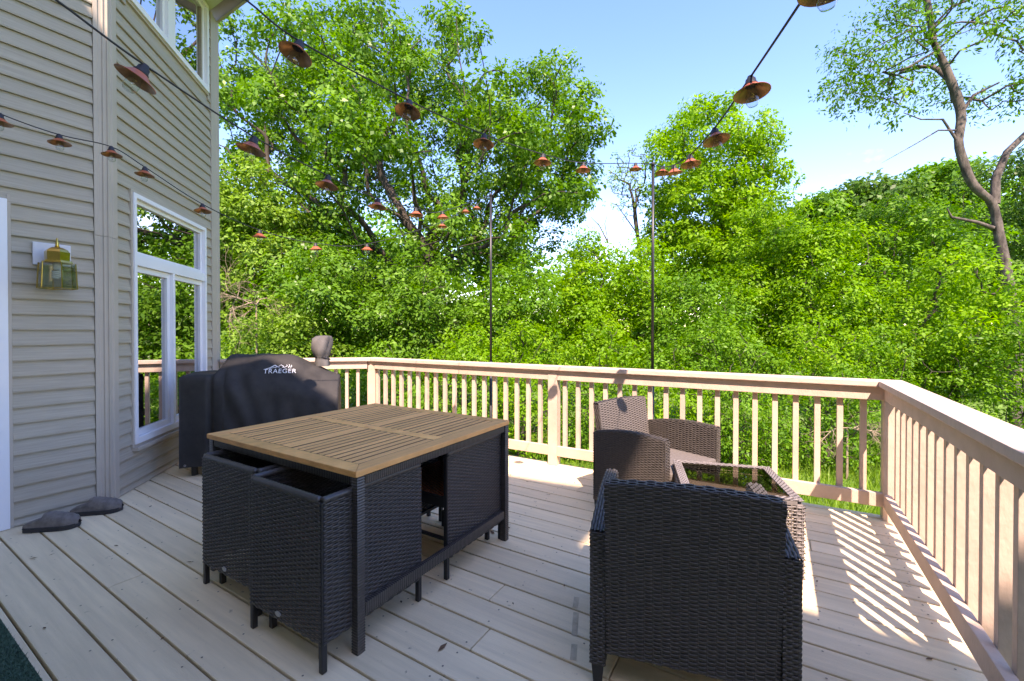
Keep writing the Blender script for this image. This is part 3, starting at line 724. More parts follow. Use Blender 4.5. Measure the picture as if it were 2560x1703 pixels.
# ------------------------------------------------------------------ armchairs
AW, AD, AH0, AH1, BH = 0.645, 0.560, 0.548, 0.592, 0.745
def armchair(label):
    t = empty('wicker_armchair'); tag(t, label, 'armchair', 'brown woven armchairs beside the glass table')
    aw = 0.052
    def ztop(y): return AH0 + (AH1 - AH0) * (y / AD) + 0.026 * math.sin(math.pi * min(max(y / AD, 0), 1))
    for sx in (-1, 1):
        xo, xi = sx * AW / 2, sx * (AW / 2 - aw)
        # outer and inner faces of the arm, flared slightly at the foot
        def Pf(x, nx):
            def f(u, v):
                zt_ = ztop(u) - 0.004; q = v / 0.5; z = 0.075 + (zt_ - 0.075) * q
                y = u
                bow = -0.018 * math.sin(math.pi * q) * (1 - min(1, u / 0.12)) * 1.0
                return np.array([x, y - bow * 1.0, z]), np.array([nx, 0.0, 0.0])
            return f
        weave_obj('arm_side', 'wicker_arm', t, Pf(xo, sx), AD, 0.5, pitch=0.0072, colw=0.027, amp=0.0018)
        weave_obj('arm_side', 'wicker_arm', t, Pf(xi, -sx), AD, 0.5, pitch=0.0072, colw=0.027, amp=0.0018)
        # top of the arm
        def Pt(u, v): return np.array([xi + (xo - xi) * v / aw, u, ztop(u)]), np.array([0.0, 0.0, 1.0])
        weave_obj('arm_top', 'wicker_arm', t, Pt, AD, aw, pitch=0.0088, colw=0.022, amp=0.002)
        # front and rear ends of the arm
        for yy, ny, nm in ((AD, 1, 'arm_front'), (0.0, -1, 'arm_rear')):
            def Pe(u, v, yy=yy, ny=ny):
                return np.array([xi + (xo - xi) * u / aw, yy + (0.0 if yy else 0.0), 0.075 + v]), np.array([0.0, ny, 0.0])
            weave_obj(nm, 'wicker_arm', t, Pe, aw, ztop(yy) - 0.08, pitch=0.0085, colw=0.018)
        # solid core so that the arm is not see-through, and tapered feet
        m = MB(); x0, x1 = sorted((xo - sx * 0.006, xi + sx * 0.006)); n = 8
        for i in range(n):
            y0, y1 = 0.006 + (AD - 0.012) * i / n, 0.006 + (AD - 0.012) * (i + 1) / n
            z0_, z1_ = ztop(y0) - 0.008, ztop(y1) - 0.008
            m.add([(x0, y0, 0.08), (x1, y0, 0.08), (x1, y1, 0.08), (x0, y1, 0.08), (x0, y0, z0_), (x1, y0, z0_), (x1, y1, z1_), (x0, y1, z1_)],
                  [(0, 3, 2, 1), (4, 5, 6, 7), (0, 1, 5, 4), (1, 2, 6, 5), (2, 3, 7, 6), (3, 0, 4, 7)])
        m.build('arm_core', 'wicker', t)
        for yy in (0.022, AD - 0.022):
            xc = sx * (AW / 2 - aw / 2); sgn = -1 if yy < 0.1 else 1
            m = MB(); a, b = 0.022, 0.014
            yb = yy + sgn * 0.006
            m.add([(xc - a, yy - 0.02, 0.085), (xc + a, yy - 0.02, 0.085), (xc + a, yy + 0.02, 0.085), (xc - a, yy + 0.02, 0.085),
                   (xc - b, yb - 0.012, 0.001), (xc + b, yb - 0.012, 0.001), (xc + b, yb + 0.012, 0.001), (xc - b, yb + 0.012, 0.001)],
                  [(0, 1, 2, 3), (7, 6, 5, 4), (0, 4, 5, 1), (1, 5, 6, 2), (2, 6, 7, 3), (3, 7, 4, 0)])
            m.build('foot', 'metal_black', t)
    # backrest, leaning back, top edge gently bowed up
    bwid = AW - 2 * aw - 0.006; lean = 0.062; z0 = 0.115
    def back(off):
        def f(u, v):
            q = v / 0.63; x = -bwid / 2 + u; zt_ = BH - 0.012 * (2 * x / bwid) ** 2
            z = z0 + (zt_ - z0) * q
            y = 0.010 - lean * (q ** 1.5) + off
            return np.array([x, y, z]), np.array([0.0, -1.0 if off <= 0.001 else 1.0, -0.10])
        return f
    weave_obj('back_panel', 'wicker_arm', t, back(0.0), bwid, 0.63, pitch=0.0072, colw=0.028, amp=0.0018)
    weave_obj('back_panel', 'seat_fabric', t, back(0.048), bwid, 0.63, pitch=0.0085, colw=0.030)
    def bt(u, v):
        x = -bwid / 2 + u; return np.array([x, 0.010 - lean + v, BH - 0.012 * (2 * x / bwid) ** 2 + 0.0005]), np.array([0.0, 0.0, 1.0])
    weave_obj('back_top', 'wicker_arm', t, bt, bwid, 0.048, pitch=0.0098, colw=0.030, amp=0.0022)
    m = MB(); n = 10; vs = []
    for i in range(n + 1):
        q = i / n
        for x in (-bwid / 2 + 0.003, bwid / 2 - 0.003):
            zt_ = BH - 0.022 - 0.006; z = z0 + (zt_ - z0) * q; y = 0.010 - lean * q ** 1.5
            vs += [(x, y + 0.007, z), (x, y + 0.041, z)]
    fs = []
    for i in range(n):
        a = i * 4
        fs += [(a, a + 4, a + 6, a + 2), (a + 1, a + 3, a + 7, a + 5), (a, a + 1, a + 5, a + 4), (a + 2, a + 6, a + 7, a + 3)]
    fs += [(0, 2, 3, 1), (n * 4, n * 4 + 1, n * 4 + 3, n * 4 + 2)]
    MB().add(vs, fs).build('back_core', 'wicker', t)
    for sx in (-1, 1):
        def Pb(u, v, sx=sx):
            q = u / 0.6; zt_ = BH - 0.022; return np.array([sx * bwid / 2, 0.010 - lean * q ** 1.5 + v, z0 + (zt_ - z0) * q]), np.array([sx, 0.0, 0.0])
        weave_obj('back_edge', 'wicker_arm', t, Pb, 0.6, 0.048, pitch=0.0096, colw=0.022)
    # seat: woven base with a thin fabric cushion
    MB().box((-bwid / 2, 0.05, 0.20), (bwid / 2, AD - 0.006, 0.335)).build('seat_base', 'wicker', t)
    weave_obj('seat_front', 'seat_fabric', t, flat((-bwid / 2, AD, 0.16), (1, 0, 0), (0, 0, 1), (0, 1, 0)), bwid, 0.17, pitch=0.0085, colw=0.028)
    MB().box((-bwid / 2 + 0.004, 0.048, 0.336), (bwid / 2 - 0.004, AD + 0.008, 0.385)).build('cushion', 'seat_fabric', t, bevel=0.014)
    return t
ac = armchair('dark brown wicker armchair in the shade, its back to the viewer')
ac.location = (-0.244, 1.513, 0); ac.rotation_euler.z = R(13.3)
ag = copy_tree(ac); tag(ag, 'sunlit brown wicker armchair facing the glass table in front of railing')
# its forward direction is (.93,-.366)
ag.rotation_euler.z = math.atan2(-0.366, 0.93) - math.pi / 2
ctr = (Vector((-1.075, 2.855, 0)) + Vector((0.366, 0.93, 0)) * AW / 2) - Vector((0.93, -0.366, 0)) * 0.01
ag.location = ctr

# ------------------------------------------------------------------ low glass table
gt = empty('side_table', (-0.220, 2.672, 0), R(16.2)); tag(gt, 'low square woven side table with dark glass top between the armchairs', 'table')
GS, GZt = 0.272, 0.432
for sx in (-1, 1):
    for sy in (-1, 1):
        MB().bar((sx * (GS - 0.02), sy * (GS - 0.02), 0.001), (sx * (GS - 0.02), sy * (GS - 0.02), GZt - 0.02), 0.034, 0.034, (1, 0, 0)).build('leg', 'silver_weave', gt, bevel=0.006)
for (a, b) in (((-1, -1), (1, -1)), ((1, -1), (1, 1)), ((1, 1), (-1, 1)), ((-1, 1), (-1, -1))):
    a_, b_ = Vector((a[0] * GS, a[1] * GS, 0)), Vector((b[0] * GS, b[1] * GS, 0)); d = (b_ - a_).normalized(); n = Vector((d.y, -d.x, 0))
    weave_obj('skirt', 'silver_weave', gt, flat(a_ + Vector((0, 0, 0.05)), d, (0, 0, 1), n), (b_ - a_).length, GZt - 0.075, pitch=0.0150, colw=0.022, amp=0.004, rows_open=0.50)
    inn = a_ + (-n) * 0.046
    def rimP(u, v, a_=a_, d=d, n=n):
        uu = u; lo = v; L_ = 2 * GS - 2 * v; f = u / (2 * GS)
        p = a_ + d * (v + L_ * f) - n * v + Vector((0, 0, GZt)); return np.array(p), np.array([0.0, 0.0, 1.0])
    weave_obj('rim', 'silver_weave', gt, rimP, 2 * GS, 0.046, pitch=0.0092, colw=0.018, amp=0.002)
    MB().bar(a_ - n * 0.022 + Vector((0, 0, GZt - 0.014)) + d * 0.03, b_ - n * 0.022 + Vector((0, 0, GZt - 0.014)) - d * 0.03, 0.040, 0.02).build('rim_core', 'silver_weave', gt)
MB().box((-GS + 0.048, -GS + 0.048, GZt - 0.008), (GS - 0.048, GS - 0.048, GZt - 0.002)).build('glass_top', 'table_glass', gt)
MB().box((-GS + 0.04, -GS + 0.04, GZt - 0.05), (GS - 0.04, GS - 0.04, GZt - 0.045)).build('under_shelf', 'shelf', gt)

# ------------------------------------------------------------------ covered grill
az = R(50); ga = Vector((math.cos(az), math.sin(az), 0)); gn = Vector((ga.y, -ga.x, 0))
GO = Vector((-4.258, 1.628, 0))
gr = empty('covered_grill', GO); tag(gr, 'barbecue grill under a fitted black fabric cover with chimney', 'grill')
GL = 1.235
def resample(pr, n):
    pr = np.array(pr, float); dl = np.r_[0, np.cumsum(np.hypot(*np.diff(pr, axis=0).T))]; t = np.linspace(0, dl[-1], n)
    return np.stack([np.interp(t, dl, pr[:, 0]), np.interp(t, dl, pr[:, 1])], -1)
NPR = 64
box_p = resample([(0.0, 0.075), (0.0, 0.84), (-0.015, 0.866), (-0.25, 0.880), (-0.475, 0.866), (-0.49, 0.84), (-0.49, 0.08)], NPR)
bar_p = resample([(0.045, 0.085), (0.03, 0.45), (0.015, 0.72), (-0.01, 0.775), (-0.07, 0.875), (-0.14, 0.960), (-0.22, 1.012), (-0.30, 1.028), (-0.38, 1.012), (-0.46, 0.955), (-0.53, 0.86), (-0.57, 0.75), (-0.59, 0.45), (-0.60, 0.09)], NPR)
end_p = resample([(0.06, 0.09), (0.04, 0.35), (0.0, 0.56), (-0.04, 0.62), (-0.10, 0.69), (-0.16, 0.745), (-0.23, 0.785), (-0.30, 0.80), (-0.37, 0.785), (-0.44, 0.745), (-0.50, 0.69), (-0.54, 0.60), (-0.56, 0.40), (-0.58, 0.10)], NPR)
def grill_q(s):
    """cross-section of the cover at s metres from its left end"""
    f = lambda a, b: (lambda q: q * q * (3 - 2 * q))(min(1, max(0, (s - a) / (b - a))))
    P = box_p * (1 - f(0.215, 0.315)) + bar_p * f(0.215, 0.315)
    P = P * (1 - f(0.72, 1.34)) + end_p * f(0.72, 1.34)
    if s < 0.025: P = np.stack([P[:, 0], np.minimum(P[:, 1], 0.855 + s)], -1)
    return P
def gp3(s, q, z): return ga * s + gn * q + Vector((0, 0, z))
S_ = np.r_[np.linspace(0, 0.30, 22), np.linspace(0.31, 0.40, 14), np.linspace(0.415, GL, 62)]
gv, gf = [], []
rs = np.random.default_rng(3); ph = rs.uniform(0, 6, 8)
for i, s in enumerate(S_):
    P = grill_q(s)
    for j in range(NPR):
        q, z = P[j]; low = max(0.0, (0.80 - z) / 0.72)
        fold = 0.0
        if s > 0.33:
            fold = low * (0.024 * math.sin(9 * s + 5.2 * z + ph[0]) + 0.020 * abs(math.sin(10.5 * s - 3.0 * z + ph[1])) + 0.010 * math.sin(38 * s + 9 * z + ph[2]))
            fold += 0.006 * math.sin(30 * s + 16 * z + ph[3]) * math.exp(-((s - 0.42) / 0.12) ** 2) * (2.2 if z < 0.9 else 1)
            fold += 0.005 * math.sin(40 * s * (1 + 0.15 * math.sin(4 * z)) + 6 * z + ph[4]) * (1 if z > 0.85 else 0.4)
        else:
            fold = 0.004 * math.sin(11 * s + 4 * z + ph[5]) + low * 0.006 * math.sin(25 * s + ph[6]) - 0.030 * math.exp(-((s - 0.225) / 0.016) ** 2)
        hem = 0.018 * math.sin(7 * s + ph[7]) if (j == 0 or j == NPR - 1) else 0
        sgn = 1 if j < NPR / 2 else -1
        gv.append(gp3(s, q + fold * sgn, z + hem + (0.004 * math.sin(26 * s + ph[2]) if z > 0.85 else 0)))
for i in range(len(S_) - 1):
    gf += [(i * NPR + j, i * NPR + j + 1, (i + 1) * NPR + j + 1, (i + 1) * NPR + j) for j in range(NPR - 1)]
# closed ends
for base in (0, (len(S_) - 1) * NPR):
    pts = gv[base:base + NPR]; kk = len(gv)
    c = sum(pts, Vector()) / NPR
    for f_ in (0.66, 0.33):
        gv += [c + (p - c) * f_ for p in pts]
    gv.append(c)
    a = base
    for lv in range(2):
        b = kk + lv * NPR
        gf += [(a + j, a + j + 1, b + j + 1, b + j) for j in range(NPR - 1)]; a = b
    gf += [(a + j, a + j + 1, kk + 2 * NPR) for j in range(NPR - 1)]
MB().add(gv, gf).build('cover', 'cover', gr, smooth=True)
# grommets along the hem, seams, feet of the grill
for s, z in ((0.045, 0.115), (0.27, 0.11)):
    p = gp3(s, 0.012, z); MB().lathe([(0.004, 0), (0.0085, 0.001), (0.0085, -0.002)], 10).build('grommet', 'badge', gr, loc=p).rotation_euler = (R(90), 0, az)
for s in (0.08, 1.10):
    for q in (-0.10, -0.42):
        MB().tube([gp3(s, q, 0.0), gp3(s, q, 0.2)], 0.025, 10).build('leg', 'metal_black', gr)
# chimney under its own faded hood
chp = gp3(1.075, -0.315, 0)
def hood(levels, name, mat, c, seed):
    r_ = np.random.default_rng(seed); n = 26; vs = []; fs = []
    a1, a2, a3 = r_.uniform(0, 6, 3)
    for (rr, z, dx, dy) in levels:
        for k in range(n):
            a = 2 * math.pi * k / n
            w = rr * (1 + 0.15 * math.sin(2 * a + a1 + 11 * z) + 0.10 * math.sin(5 * a + a2 - 24 * z) + 0.05 * math.sin(9 * a + a3 + 50 * z))
            vs.append(c + Vector((w * math.cos(a) + dx, w * math.sin(a) + dy, z)))
    for i in range(len(levels) - 1):
        fs += [(i * n + k, i * n + (k + 1) % n, (i + 1) * n + (k + 1) % n, (i + 1) * n + k) for k in range(n)]
    fs.append(tuple(range((len(levels) - 1) * n, len(levels) * n)))
    return MB().add(vs, fs).build(name, mat, gr, smooth=True)
hood([(0.075, 0.90, 0, 0), (0.072, 0.955, 0.0, 0.0), (0.062, 0.985, 0.0, 0), (0.080, 1.01, 0.0, 0.0), (0.088, 1.06, 0, 0), (0.090, 1.12, 0, 0), (0.084, 1.165, 0.0, 0), (0.060, 1.192, 0.01, 0.01), (0.025, 1.197, 0.01, 0.01)], 'chimney_hood', 'cover_faded', chp, 5)
# draw-strap round the hood
st = [chp + Vector((0.073 * math.cos(2 * math.pi * k / 24), 0.073 * math.sin(2 * math.pi * k / 24), 0.992 - 0.03 * math.cos(2 * math.pi * k / 24 - az))) for k in range(25)]
MB().tube(st, 0.006, 6).build('strap', 'rubber', gr)
# printed maker's mark on the front of the barrel
def on_cover(s, t):
    """t: height measured along the cover's cross-section, from the front hem"""
    P = grill_q(s); dl = np.r_[0, np.cumsum(np.hypot(*np.diff(P, axis=0).T))]
    q = np.interp(t, dl, P[:, 0]); z = np.interp(t, dl, P[:, 1]); q2 = np.interp(t + 0.01, dl, P[:, 0]); z2 = np.interp(t + 0.01, dl, P[:, 1])
    tq, tz = q2 - q, z2 - z; l = math.hypot(tq, tz); nq, nz_ = tz / l, -tq / l
    return gp3(s, q + nq * 0.010, z + nz_ * 0.010)
def text_shapes(txt, width, s0, t0, hscale=1.0):
    cu = bpy.data.curves.new('mark', 'FONT'); cu.body = txt; cu.resolution_u = 3; cu.space_character = 1.08
    ob = bpy.data.objects.new('mark', cu); COL.objects.link(ob)
    bpy.context.view_layer.update()
    me = bpy.data.meshes.new_from_object(ob.evaluated_get(bpy.context.evaluated_depsgraph_get()))
    xs = [v.co.x for v in me.vertices]; sc = width / (max(xs) - min(xs)); x0 = min(xs)
    vs = [on_cover(s0 + (v.co.x - x0) * sc, t0 + v.co.y * sc * hscale) for v in me.vertices]
    fs = [tuple(p.vertices) for p in me.polygons]
    bpy.data.objects.remove(ob); bpy.data.curves.remove(cu); bpy.data.meshes.remove(me)
    return vs, fs
LS, LT = 0.615, 0.792
vs_, fs_ = text_shapes('TRAEGER', 0.262, LS, LT, 1.1)
MB().add(vs_, fs_).build('lettering', 'logo', gr)
mk = MB()
def stroke(pts, w0, w1):
    pts = [Vector((a, b, 0)) for a, b in pts]; n = len(pts)
    L_, R_ = [], []
    for i, p in enumerate(pts):
        d = (pts[min(i + 1, n - 1)] - pts[max(i - 1, 0)]).normalized(); nn = Vector((-d.y, d.x, 0)); w = (w0 + (w1 - w0) * i / (n - 1)) / 2
        L_.append(p + nn * w); R_.append(p - nn * w)
    k = len(mk.v)
    mk.v += [tuple(on_cover(LS + p.x, LT + p.y)) for p in L_ + R_]; mk.f += [(k + i, k + i + 1, k + n + i + 1, k + n + i) for i in range(n - 1)]
stroke([(0.015, 0.045), (0.05, 0.058), (0.085, 0.085)], 0.004, 0.010); stroke([(0.085, 0.085), (0.105, 0.068), (0.125, 0.062)], 0.010, 0.005)
stroke([(0.045, 0.048), (0.08, 0.060), (0.10, 0.062)], 0.003, 0.006); stroke([(0.118, 0.072), (0.135, 0.088), (0.16, 0.068)], 0.004, 0.007)
stroke([(0.145, 0.062), (0.165, 0.060), (0.185, 0.075), (0.18, 0.09)], 0.006, 0.004); stroke([(0.195, 0.058), (0.205, 0.075), (0.198, 0.095)], 0.009, 0.002); stroke([(0.212, 0.060), (0.222, 0.075), (0.215, 0.088)], 0.007, 0.002)
mk.build('mountain_mark', 'logo', gr)

# ------------------------------------------------------------------ clogs by the wall
def clog(name, loc, rz, label):
    t = empty(name, loc, rz); tag(t, label, 'shoe', 'pair of black clogs by the wall')
    n, L_ = 22, 0.285
    def outline(f):  # half width at fraction f from heel to toe
        return 0.035 + 0.018 * math.sin(math.pi * min(1, f * 0.62 + 0.12)) + 0.004 * f if f < 0.9 else (0.052) * math.sqrt(max(0, 1 - ((f - 0.9) / 0.1) ** 2)) * 0.98 + 0.002
    def half(f):
        if f < 0.10: return 0.038 * math.sqrt(max(0.02, 1 - ((0.10 - f) / 0.10) ** 2))
        if f > 0.72: return 0.055 * math.sqrt(max(0.003, 1 - ((f - 0.72) / 0.28) ** 2.6))
        return 0.038 + 0.017 * (f - 0.10) / 0.62
    def top(f):
        if f < 0.42: return 0.050 + 0.060 * (f / 0.42) ** 1.2
        return 0.108 - 0.040 * ((f - 0.42) / 0.58) ** 1.6 if f < 0.93 else 0.0727 - 0.030 * ((f - 0.93) / 0.07) ** 2
    # sole
    m = MB(); ring = []
    poly = [(f * L_, half(f)) for f in np.linspace(0, 1, n)] + [(f * L_, -half(f)) for f in np.linspace(1, 0, n)]
    m.prism([(x * 1.0, y * 1.06) for x, y in poly][::-1], 0.001, 0.024); m.build('sole', 'shoe_sole', t, bevel=0.003)
    # upper: loft of arched sections, open at the heel
    vs, fs = [], []; k = 16
    fr_ = np.linspace(0.02, 0.995, 26)
    for f in fr_:
        h = top(f); w = half(f) * 0.98; flat_ = 1.0 if f > 0.36 else 0.0
        for j in range(k + 1):
            a = math.pi * j / k; y = w * math.cos(a); zz = math.sin(a)
            if f < 0.36:      # low rim around the foot opening
                zz = min(zz, 0.55 + 0.10 * f); 
            z = 0.022 + (h - 0.022) * (zz ** 0.75)
            ripple = 0.0022 * math.sin(60 * f + 5 * math.cos(a)) * math.sin(a)
            vs.append((f * L_, y + 0.006 * math.sin(math.pi * f) , z + ripple))
    for i in range(len(fr_) - 1):
        for j in range(k):
            if fr_[i] < 0.34 and 4 <= j < 12: continue
            fs.append((i * (k + 1) + j, i * (k + 1) + j + 1, (i + 1) * (k + 1) + j + 1, (i + 1) * (k + 1) + j))
    MB().add(vs, fs).build('upper', 'shoe', t, smooth=True)
    # collapsed heel flap and piping
    MB().add([(0.012, -0.034, 0.026), (0.012, 0.034, 0.026), (0.11, 0.040, 0.062), (0.11, -0.040, 0.062), (0.01, -0.032, 0.046), (0.01, 0.032, 0.046), (0.10, 0.036, 0.080), (0.10, -0.036, 0.080)],
             [(0, 1, 2, 3), (4, 7, 6, 5), (0, 4, 5, 1), (1, 5, 6, 2), (2, 6, 7, 3), (3, 7, 4, 0)]).build('heel_flap', 'shoe', t, bevel=0.008)
    MB().tube([(f * L_, half(f) * 1.0, 0.026) for f in np.linspace(0.05, 0.97, 16)], 0.004, 6).build('welt', 'shoe_sole', t); MB().tube([(f * L_, -half(f) * 1.0, 0.026) for f in np.linspace(0.05, 0.97, 16)], 0.004, 6).build('welt', 'shoe_sole', t)
    return t
clog('clog', (-3.985, 0.705, 0.0), R(46), 'worn black slip-on clog nearer the door on deck boards')
clog('clog', (-4.055, 0.930, 0.0), R(50), 'worn black slip-on clog touching wall below the corner trim')

# ------------------------------------------------------------------ green mat at the lower left
mt = MB().box((-4.05, -0.45, 0.002), (-1.9, 0.432, 0.010)).build('door_mat', 'turf'); tag(mt, 'green artificial turf mat on deck boards at lower left corner', 'mat')
n = 16000
bx = RNG.uniform(-3.4, -1.92, n); by = RNG.uniform(0.05, 0.43, n); a = RNG.uniform(0, 2 * np.pi, n); h = RNG.uniform(0.006, 0.014, n)
dx, dy = np.cos(a) * 0.0018, np.sin(a) * 0.0018; lx, ly = RNG.normal(0, 0.005, n), RNG.normal(0, 0.005, n)
V = np.stack([np.stack([bx - dx, by - dy, np.full(n, 0.009)], -1), np.stack([bx + dx, by + dy, np.full(n, 0.009)], -1), np.stack([bx + lx, by + ly, 0.010 + h], -1)], 1).reshape(-1, 3)
fb = link('pile', np_mesh('pile', V, np.arange(3 * n).reshape(-1, 3)), 'turf', mt); tag(fb, kind='stuff')

# ------------------------------------------------------------------ light poles and strings of lamps
def pole(x, y, top, label):
    t = empty('light_pole', (x, y, GZ)); tag(t, label, 'pole', 'poles holding the string lights')
    h = top - GZ
    MB().tube([(0, 0, -0.2), (0, 0, h * 0.5)], 0.0155, 12).build('lower_tube', 'metal_black', t, smooth=True)
    MB().tube([(0, 0, h * 0.5), (0, 0, h)], 0.0125, 12).build('upper_tube', 'metal_black', t, smooth=True)
    MB().lathe([(0, h + 0.012), (0.013, h + 0.010), (0.016, h), (0.016, h - 0.02), (0.012, h - 0.022)], 12).build('end_cap', 'rubber', t, smooth=True)
    MB().tube([(0, 0, h - 0.01), (0, 0, h + 0.055), (0.015, 0, h + 0.07)], 0.003, 6).build('hook', 'metal_black', t)
    return t
P1 = Vector((-2.600, 3.82, 2.69)); P2_ = Vector((-0.915, 3.82, 2.68))
# keep the tubes just outside the railing
pole(P1.x, P1.y, P1.z, 'thin black pole behind the railing in front of the big oak'); pole(P2_.x, P2_.y, P2_.z, 'thin black pole behind the railing, right of the other pole')

def lamp_parts():
    """one small barn-shade lamp, hanging point at the origin"""
    n = 26
    sock = MB().lathe([(0.0, 0.004), (0.008, 0.003), (0.010, -0.004), (0.0145, -0.008), (0.0160, -0.020), (0.0195, -0.024), (0.0200, -0.029), (0.0, -0.029)], 18).mesh('socket', True)
    shade = MB().lathe([(0.0185, -0.027), (0.0230, -0.0315), (0.0330, -0.0415), (0.0450, -0.0495), (0.0520, -0.0522), (0.0530, -0.0535), (0.0520, -0.0543)], n).mesh('lamp_shade', True)
    inner = MB().lathe([(0.0175, -0.0290), (0.0220, -0.0333), (0.0320, -0.0433), (0.0440, -0.0513), (0.0519, -0.0541)], n).mesh('shade_lining', True)
    bulb = MB().lathe([(0.012, -0.030), (0.0130, -0.042), (0.0165, -0.058), (0.0185, -0.072), (0.0180, -0.084), (0.0130, -0.0935), (0.0, -0.0965)], 18).mesh('bulb', True)
    fil = MB().tube([(0.004 * math.cos(t), 0.004 * math.sin(t), -0.050 - 0.03 * t / 18) for t in np.linspace(0, 18, 36)], 0.0006, 4).mesh('filament')
    for me, mt_ in ((sock, 'rubber'), (shade, 'copper'), (inner, 'bronze'), (bulb, 'lamp_glass'), (fil, 'brass')): me.materials.append(MATS[mt_])
    return [('socket', sock), ('lamp_shade', shade), ('shade_lining', inner), ('bulb', bulb), ('filament', fil)]
LP = lamp_parts()
def string(name, pole_top, other, lamps, cordlabel, lamplabel, group, tilt=(), lead=None, rcord=0.0030, lead_pole=True):
    """lamps: photo pixels (preview scale) of the lamps' hanging points, in order towards the pole; the string hangs in one upright plane"""
    a, b = Vector(pole_top), Vector(other); d = (b - a); d.z = 0; d.normalize(); n = Vector((-d.y, d.x, 0)); dd = n.dot(a)
    pts = [onplane(x * K, y * K, n, dd) for x, y in lamps]
    if lead: start = [Vector(p) for p in lead]
    else: start = []
    chain = start + pts + ([a] if lead_pole else [])
    # smooth curve through the points
    dense = []
    for i in range(len(chain) - 1):
        p0, p1 = chain[i], chain[i + 1]; pm = chain[max(i - 1, 0)]; pn = chain[min(i + 2, len(chain) - 1)]
        for s in range(8):
            t = s / 8
            dense.append(0.5 * ((2 * p0) + (p1 - pm) * t + (2 * pm - 5 * p0 + 4 * p1 - pn) * t * t + (3 * p0 - pm - 3 * p1 + pn) * t ** 3))
    dense.append(chain[-1])
    c = MB().tube(dense, rcord, 6).build(name, 'rubber', smooth=True); tag(c, cordlabel, 'cord', 'string light cords')
    for i, p in enumerate(pts):
        t = empty('string_lamp', p)
        ro, pi_ = tilt[i] if i < len(tilt) else (random.uniform(-6, 6), random.uniform(-4, 6))     # lamps hang askew on the cord
        M_ = Matrix.Rotation(R(ro), 3, FW) @ Matrix.Rotation(R(-pi_), 3, RT) @ Matrix.Rotation(random.uniform(0, 6), 3, 'Z')
        t.rotation_euler = M_.to_euler(); t.scale = (0.92, 0.92, 0.92)
        k = len(pts) - 1 - i
        tag(t, '%s small copper-shaded lamp from the %s' % (ORD[k], lamplabel), 'lamp', group)
        for nm, me in LP:
            ob = bpy.data.objects.new(nm, me); COL.objects.link(ob); ob.parent = t
    return pts
def lead_off(p, q, k=2.2):
    """where the cord goes on out of the picture: straight on past the outermost lamp"""
    p, q = Vector(p), Vector(q); return p + (p - q) * k
def planepts(pole_top, other, px):
    a, b = Vector(pole_top), Vector(other); d = (b - a); d.z = 0; d.normalize(); n = Vector((-d.y, d.x, 0)); return [onplane(x * K, y * K, n, n.dot(a)) for x, y in px]
def wpt(lat, fwd): return Vector((0, 0, 0)) + RT * lat + Vector((FW.x, FW.y, 0)).normalized() * fwd
S1 = [(336, 152), (586, 316), (756, 405), (870, 457), (957, 479), (1018, 487)]
o1 = wpt(-1.02, 1.13)
l1 = planepts(P1, o1, [(140, 8)])
string('string_light_cord', P1, o1, S1, 'black light cord rising from the left pole over the house corner', 'left pole along the upper left cord', 'lamps on the upper left cord', tilt=((24, 13), (12, 5), (6, 8), (4, 4)), lead=[l1[0] + (l1[0] - planepts(P1, o1, [S1[0]])[0]) * 1.0, l1[0]])
MB_plug = MB().tube([l1[0] - Vector((0, 0, 0)), l1[0] + (planepts(P1, o1, [S1[0]])[0] - l1[0]).normalized() * 0.05], [0.010, 0.007], 8)
S2 = [(0, 262), (136, 310), (256, 338), (334, 385), (466, 470), (598, 530), (726, 560), (845, 562), (1018, 511), (1072, 478), (1098, 470)]
o2 = wpt(-2.25, 2.65)
string('string_light_cord', P1, o2, S2, 'slack light cord dipping across the oak from house to left pole', 'left pole along the slack lower cord', 'lamps on the slack lower cord', lead=[planepts(P1, o2, [(-160, 190)])[0]])
S3 = [(692, 96), (943, 232), (1115, 310), (1250, 355), (1343, 375), (1463, 376)]
o3 = wpt(-0.66, 1.34)
l3 = planepts(P2_, o3, [(566, 0)])
string('string_light_cord', P2_, o3, S3, 'taut light cord running across the sky from roof to right pole', 'right pole along the long middle cord', 'lamps on the long middle cord', tilt=((14, 12), (7, 12), (5, 8), (3, 2)), lead=[l3[0] + (l3[0] - planepts(P2_, o3, [S3[0]])[0]) * 1.5, l3[0]])
S4 = [(1905, -88), (1727, 178), (1644, 296), (1588, 357), (1551, 380), (1526, 384)]
o4 = wpt(0.684, 1.245)
string('string_light_cord', P2_, o4, S4, 'light cord climbing steeply to the right from the right pole', 'right pole along the steep right cord', 'lamps on the steep right cord', tilt=((0, 0), (-2, 6), (-6, 8), (-3, 4)), lead=[planepts(P2_, o4, [(2060, -330)])[0]])

# ------------------------------------------------------------------ small marks and litter on the boards
tp = MB()
for a, b in (((1442, 1494), (1438, 1520)), ((1440, 1532), (1436, 1590)), ((1436, 1612), (1433, 1652))):
    p0, p1 = onz(*a), onz(*b); d = (p1 - p0).normalized(); s_ = Vector((-d.y, d.x, 0)) * 0.012
    tp.add([p0 - s_ + Vector((0, 0, 0.0022)), p0 + s_ + Vector((0, 0, 0.0022)), p1 + s_ + Vector((0, 0, 0.0022)), p1 - s_ + Vector((0, 0, 0.0022))], [(0, 1, 2, 3)])
tpo = tp.build('tape_residue', 'tape'); tag(tpo, 'strip of dirty old tape stuck on boards left of dark armchair', 'tape')
n = 110
lv = RNG.uniform([-4.0, 0.45], [0.5, 3.5], (n, 2)); sz = RNG.gamma(1.6, 0.0045, n) + 0.004; an = RNG.uniform(0, 2 * np.pi, n); asp = RNG.uniform(0.15, 0.55, n)
V = []; 
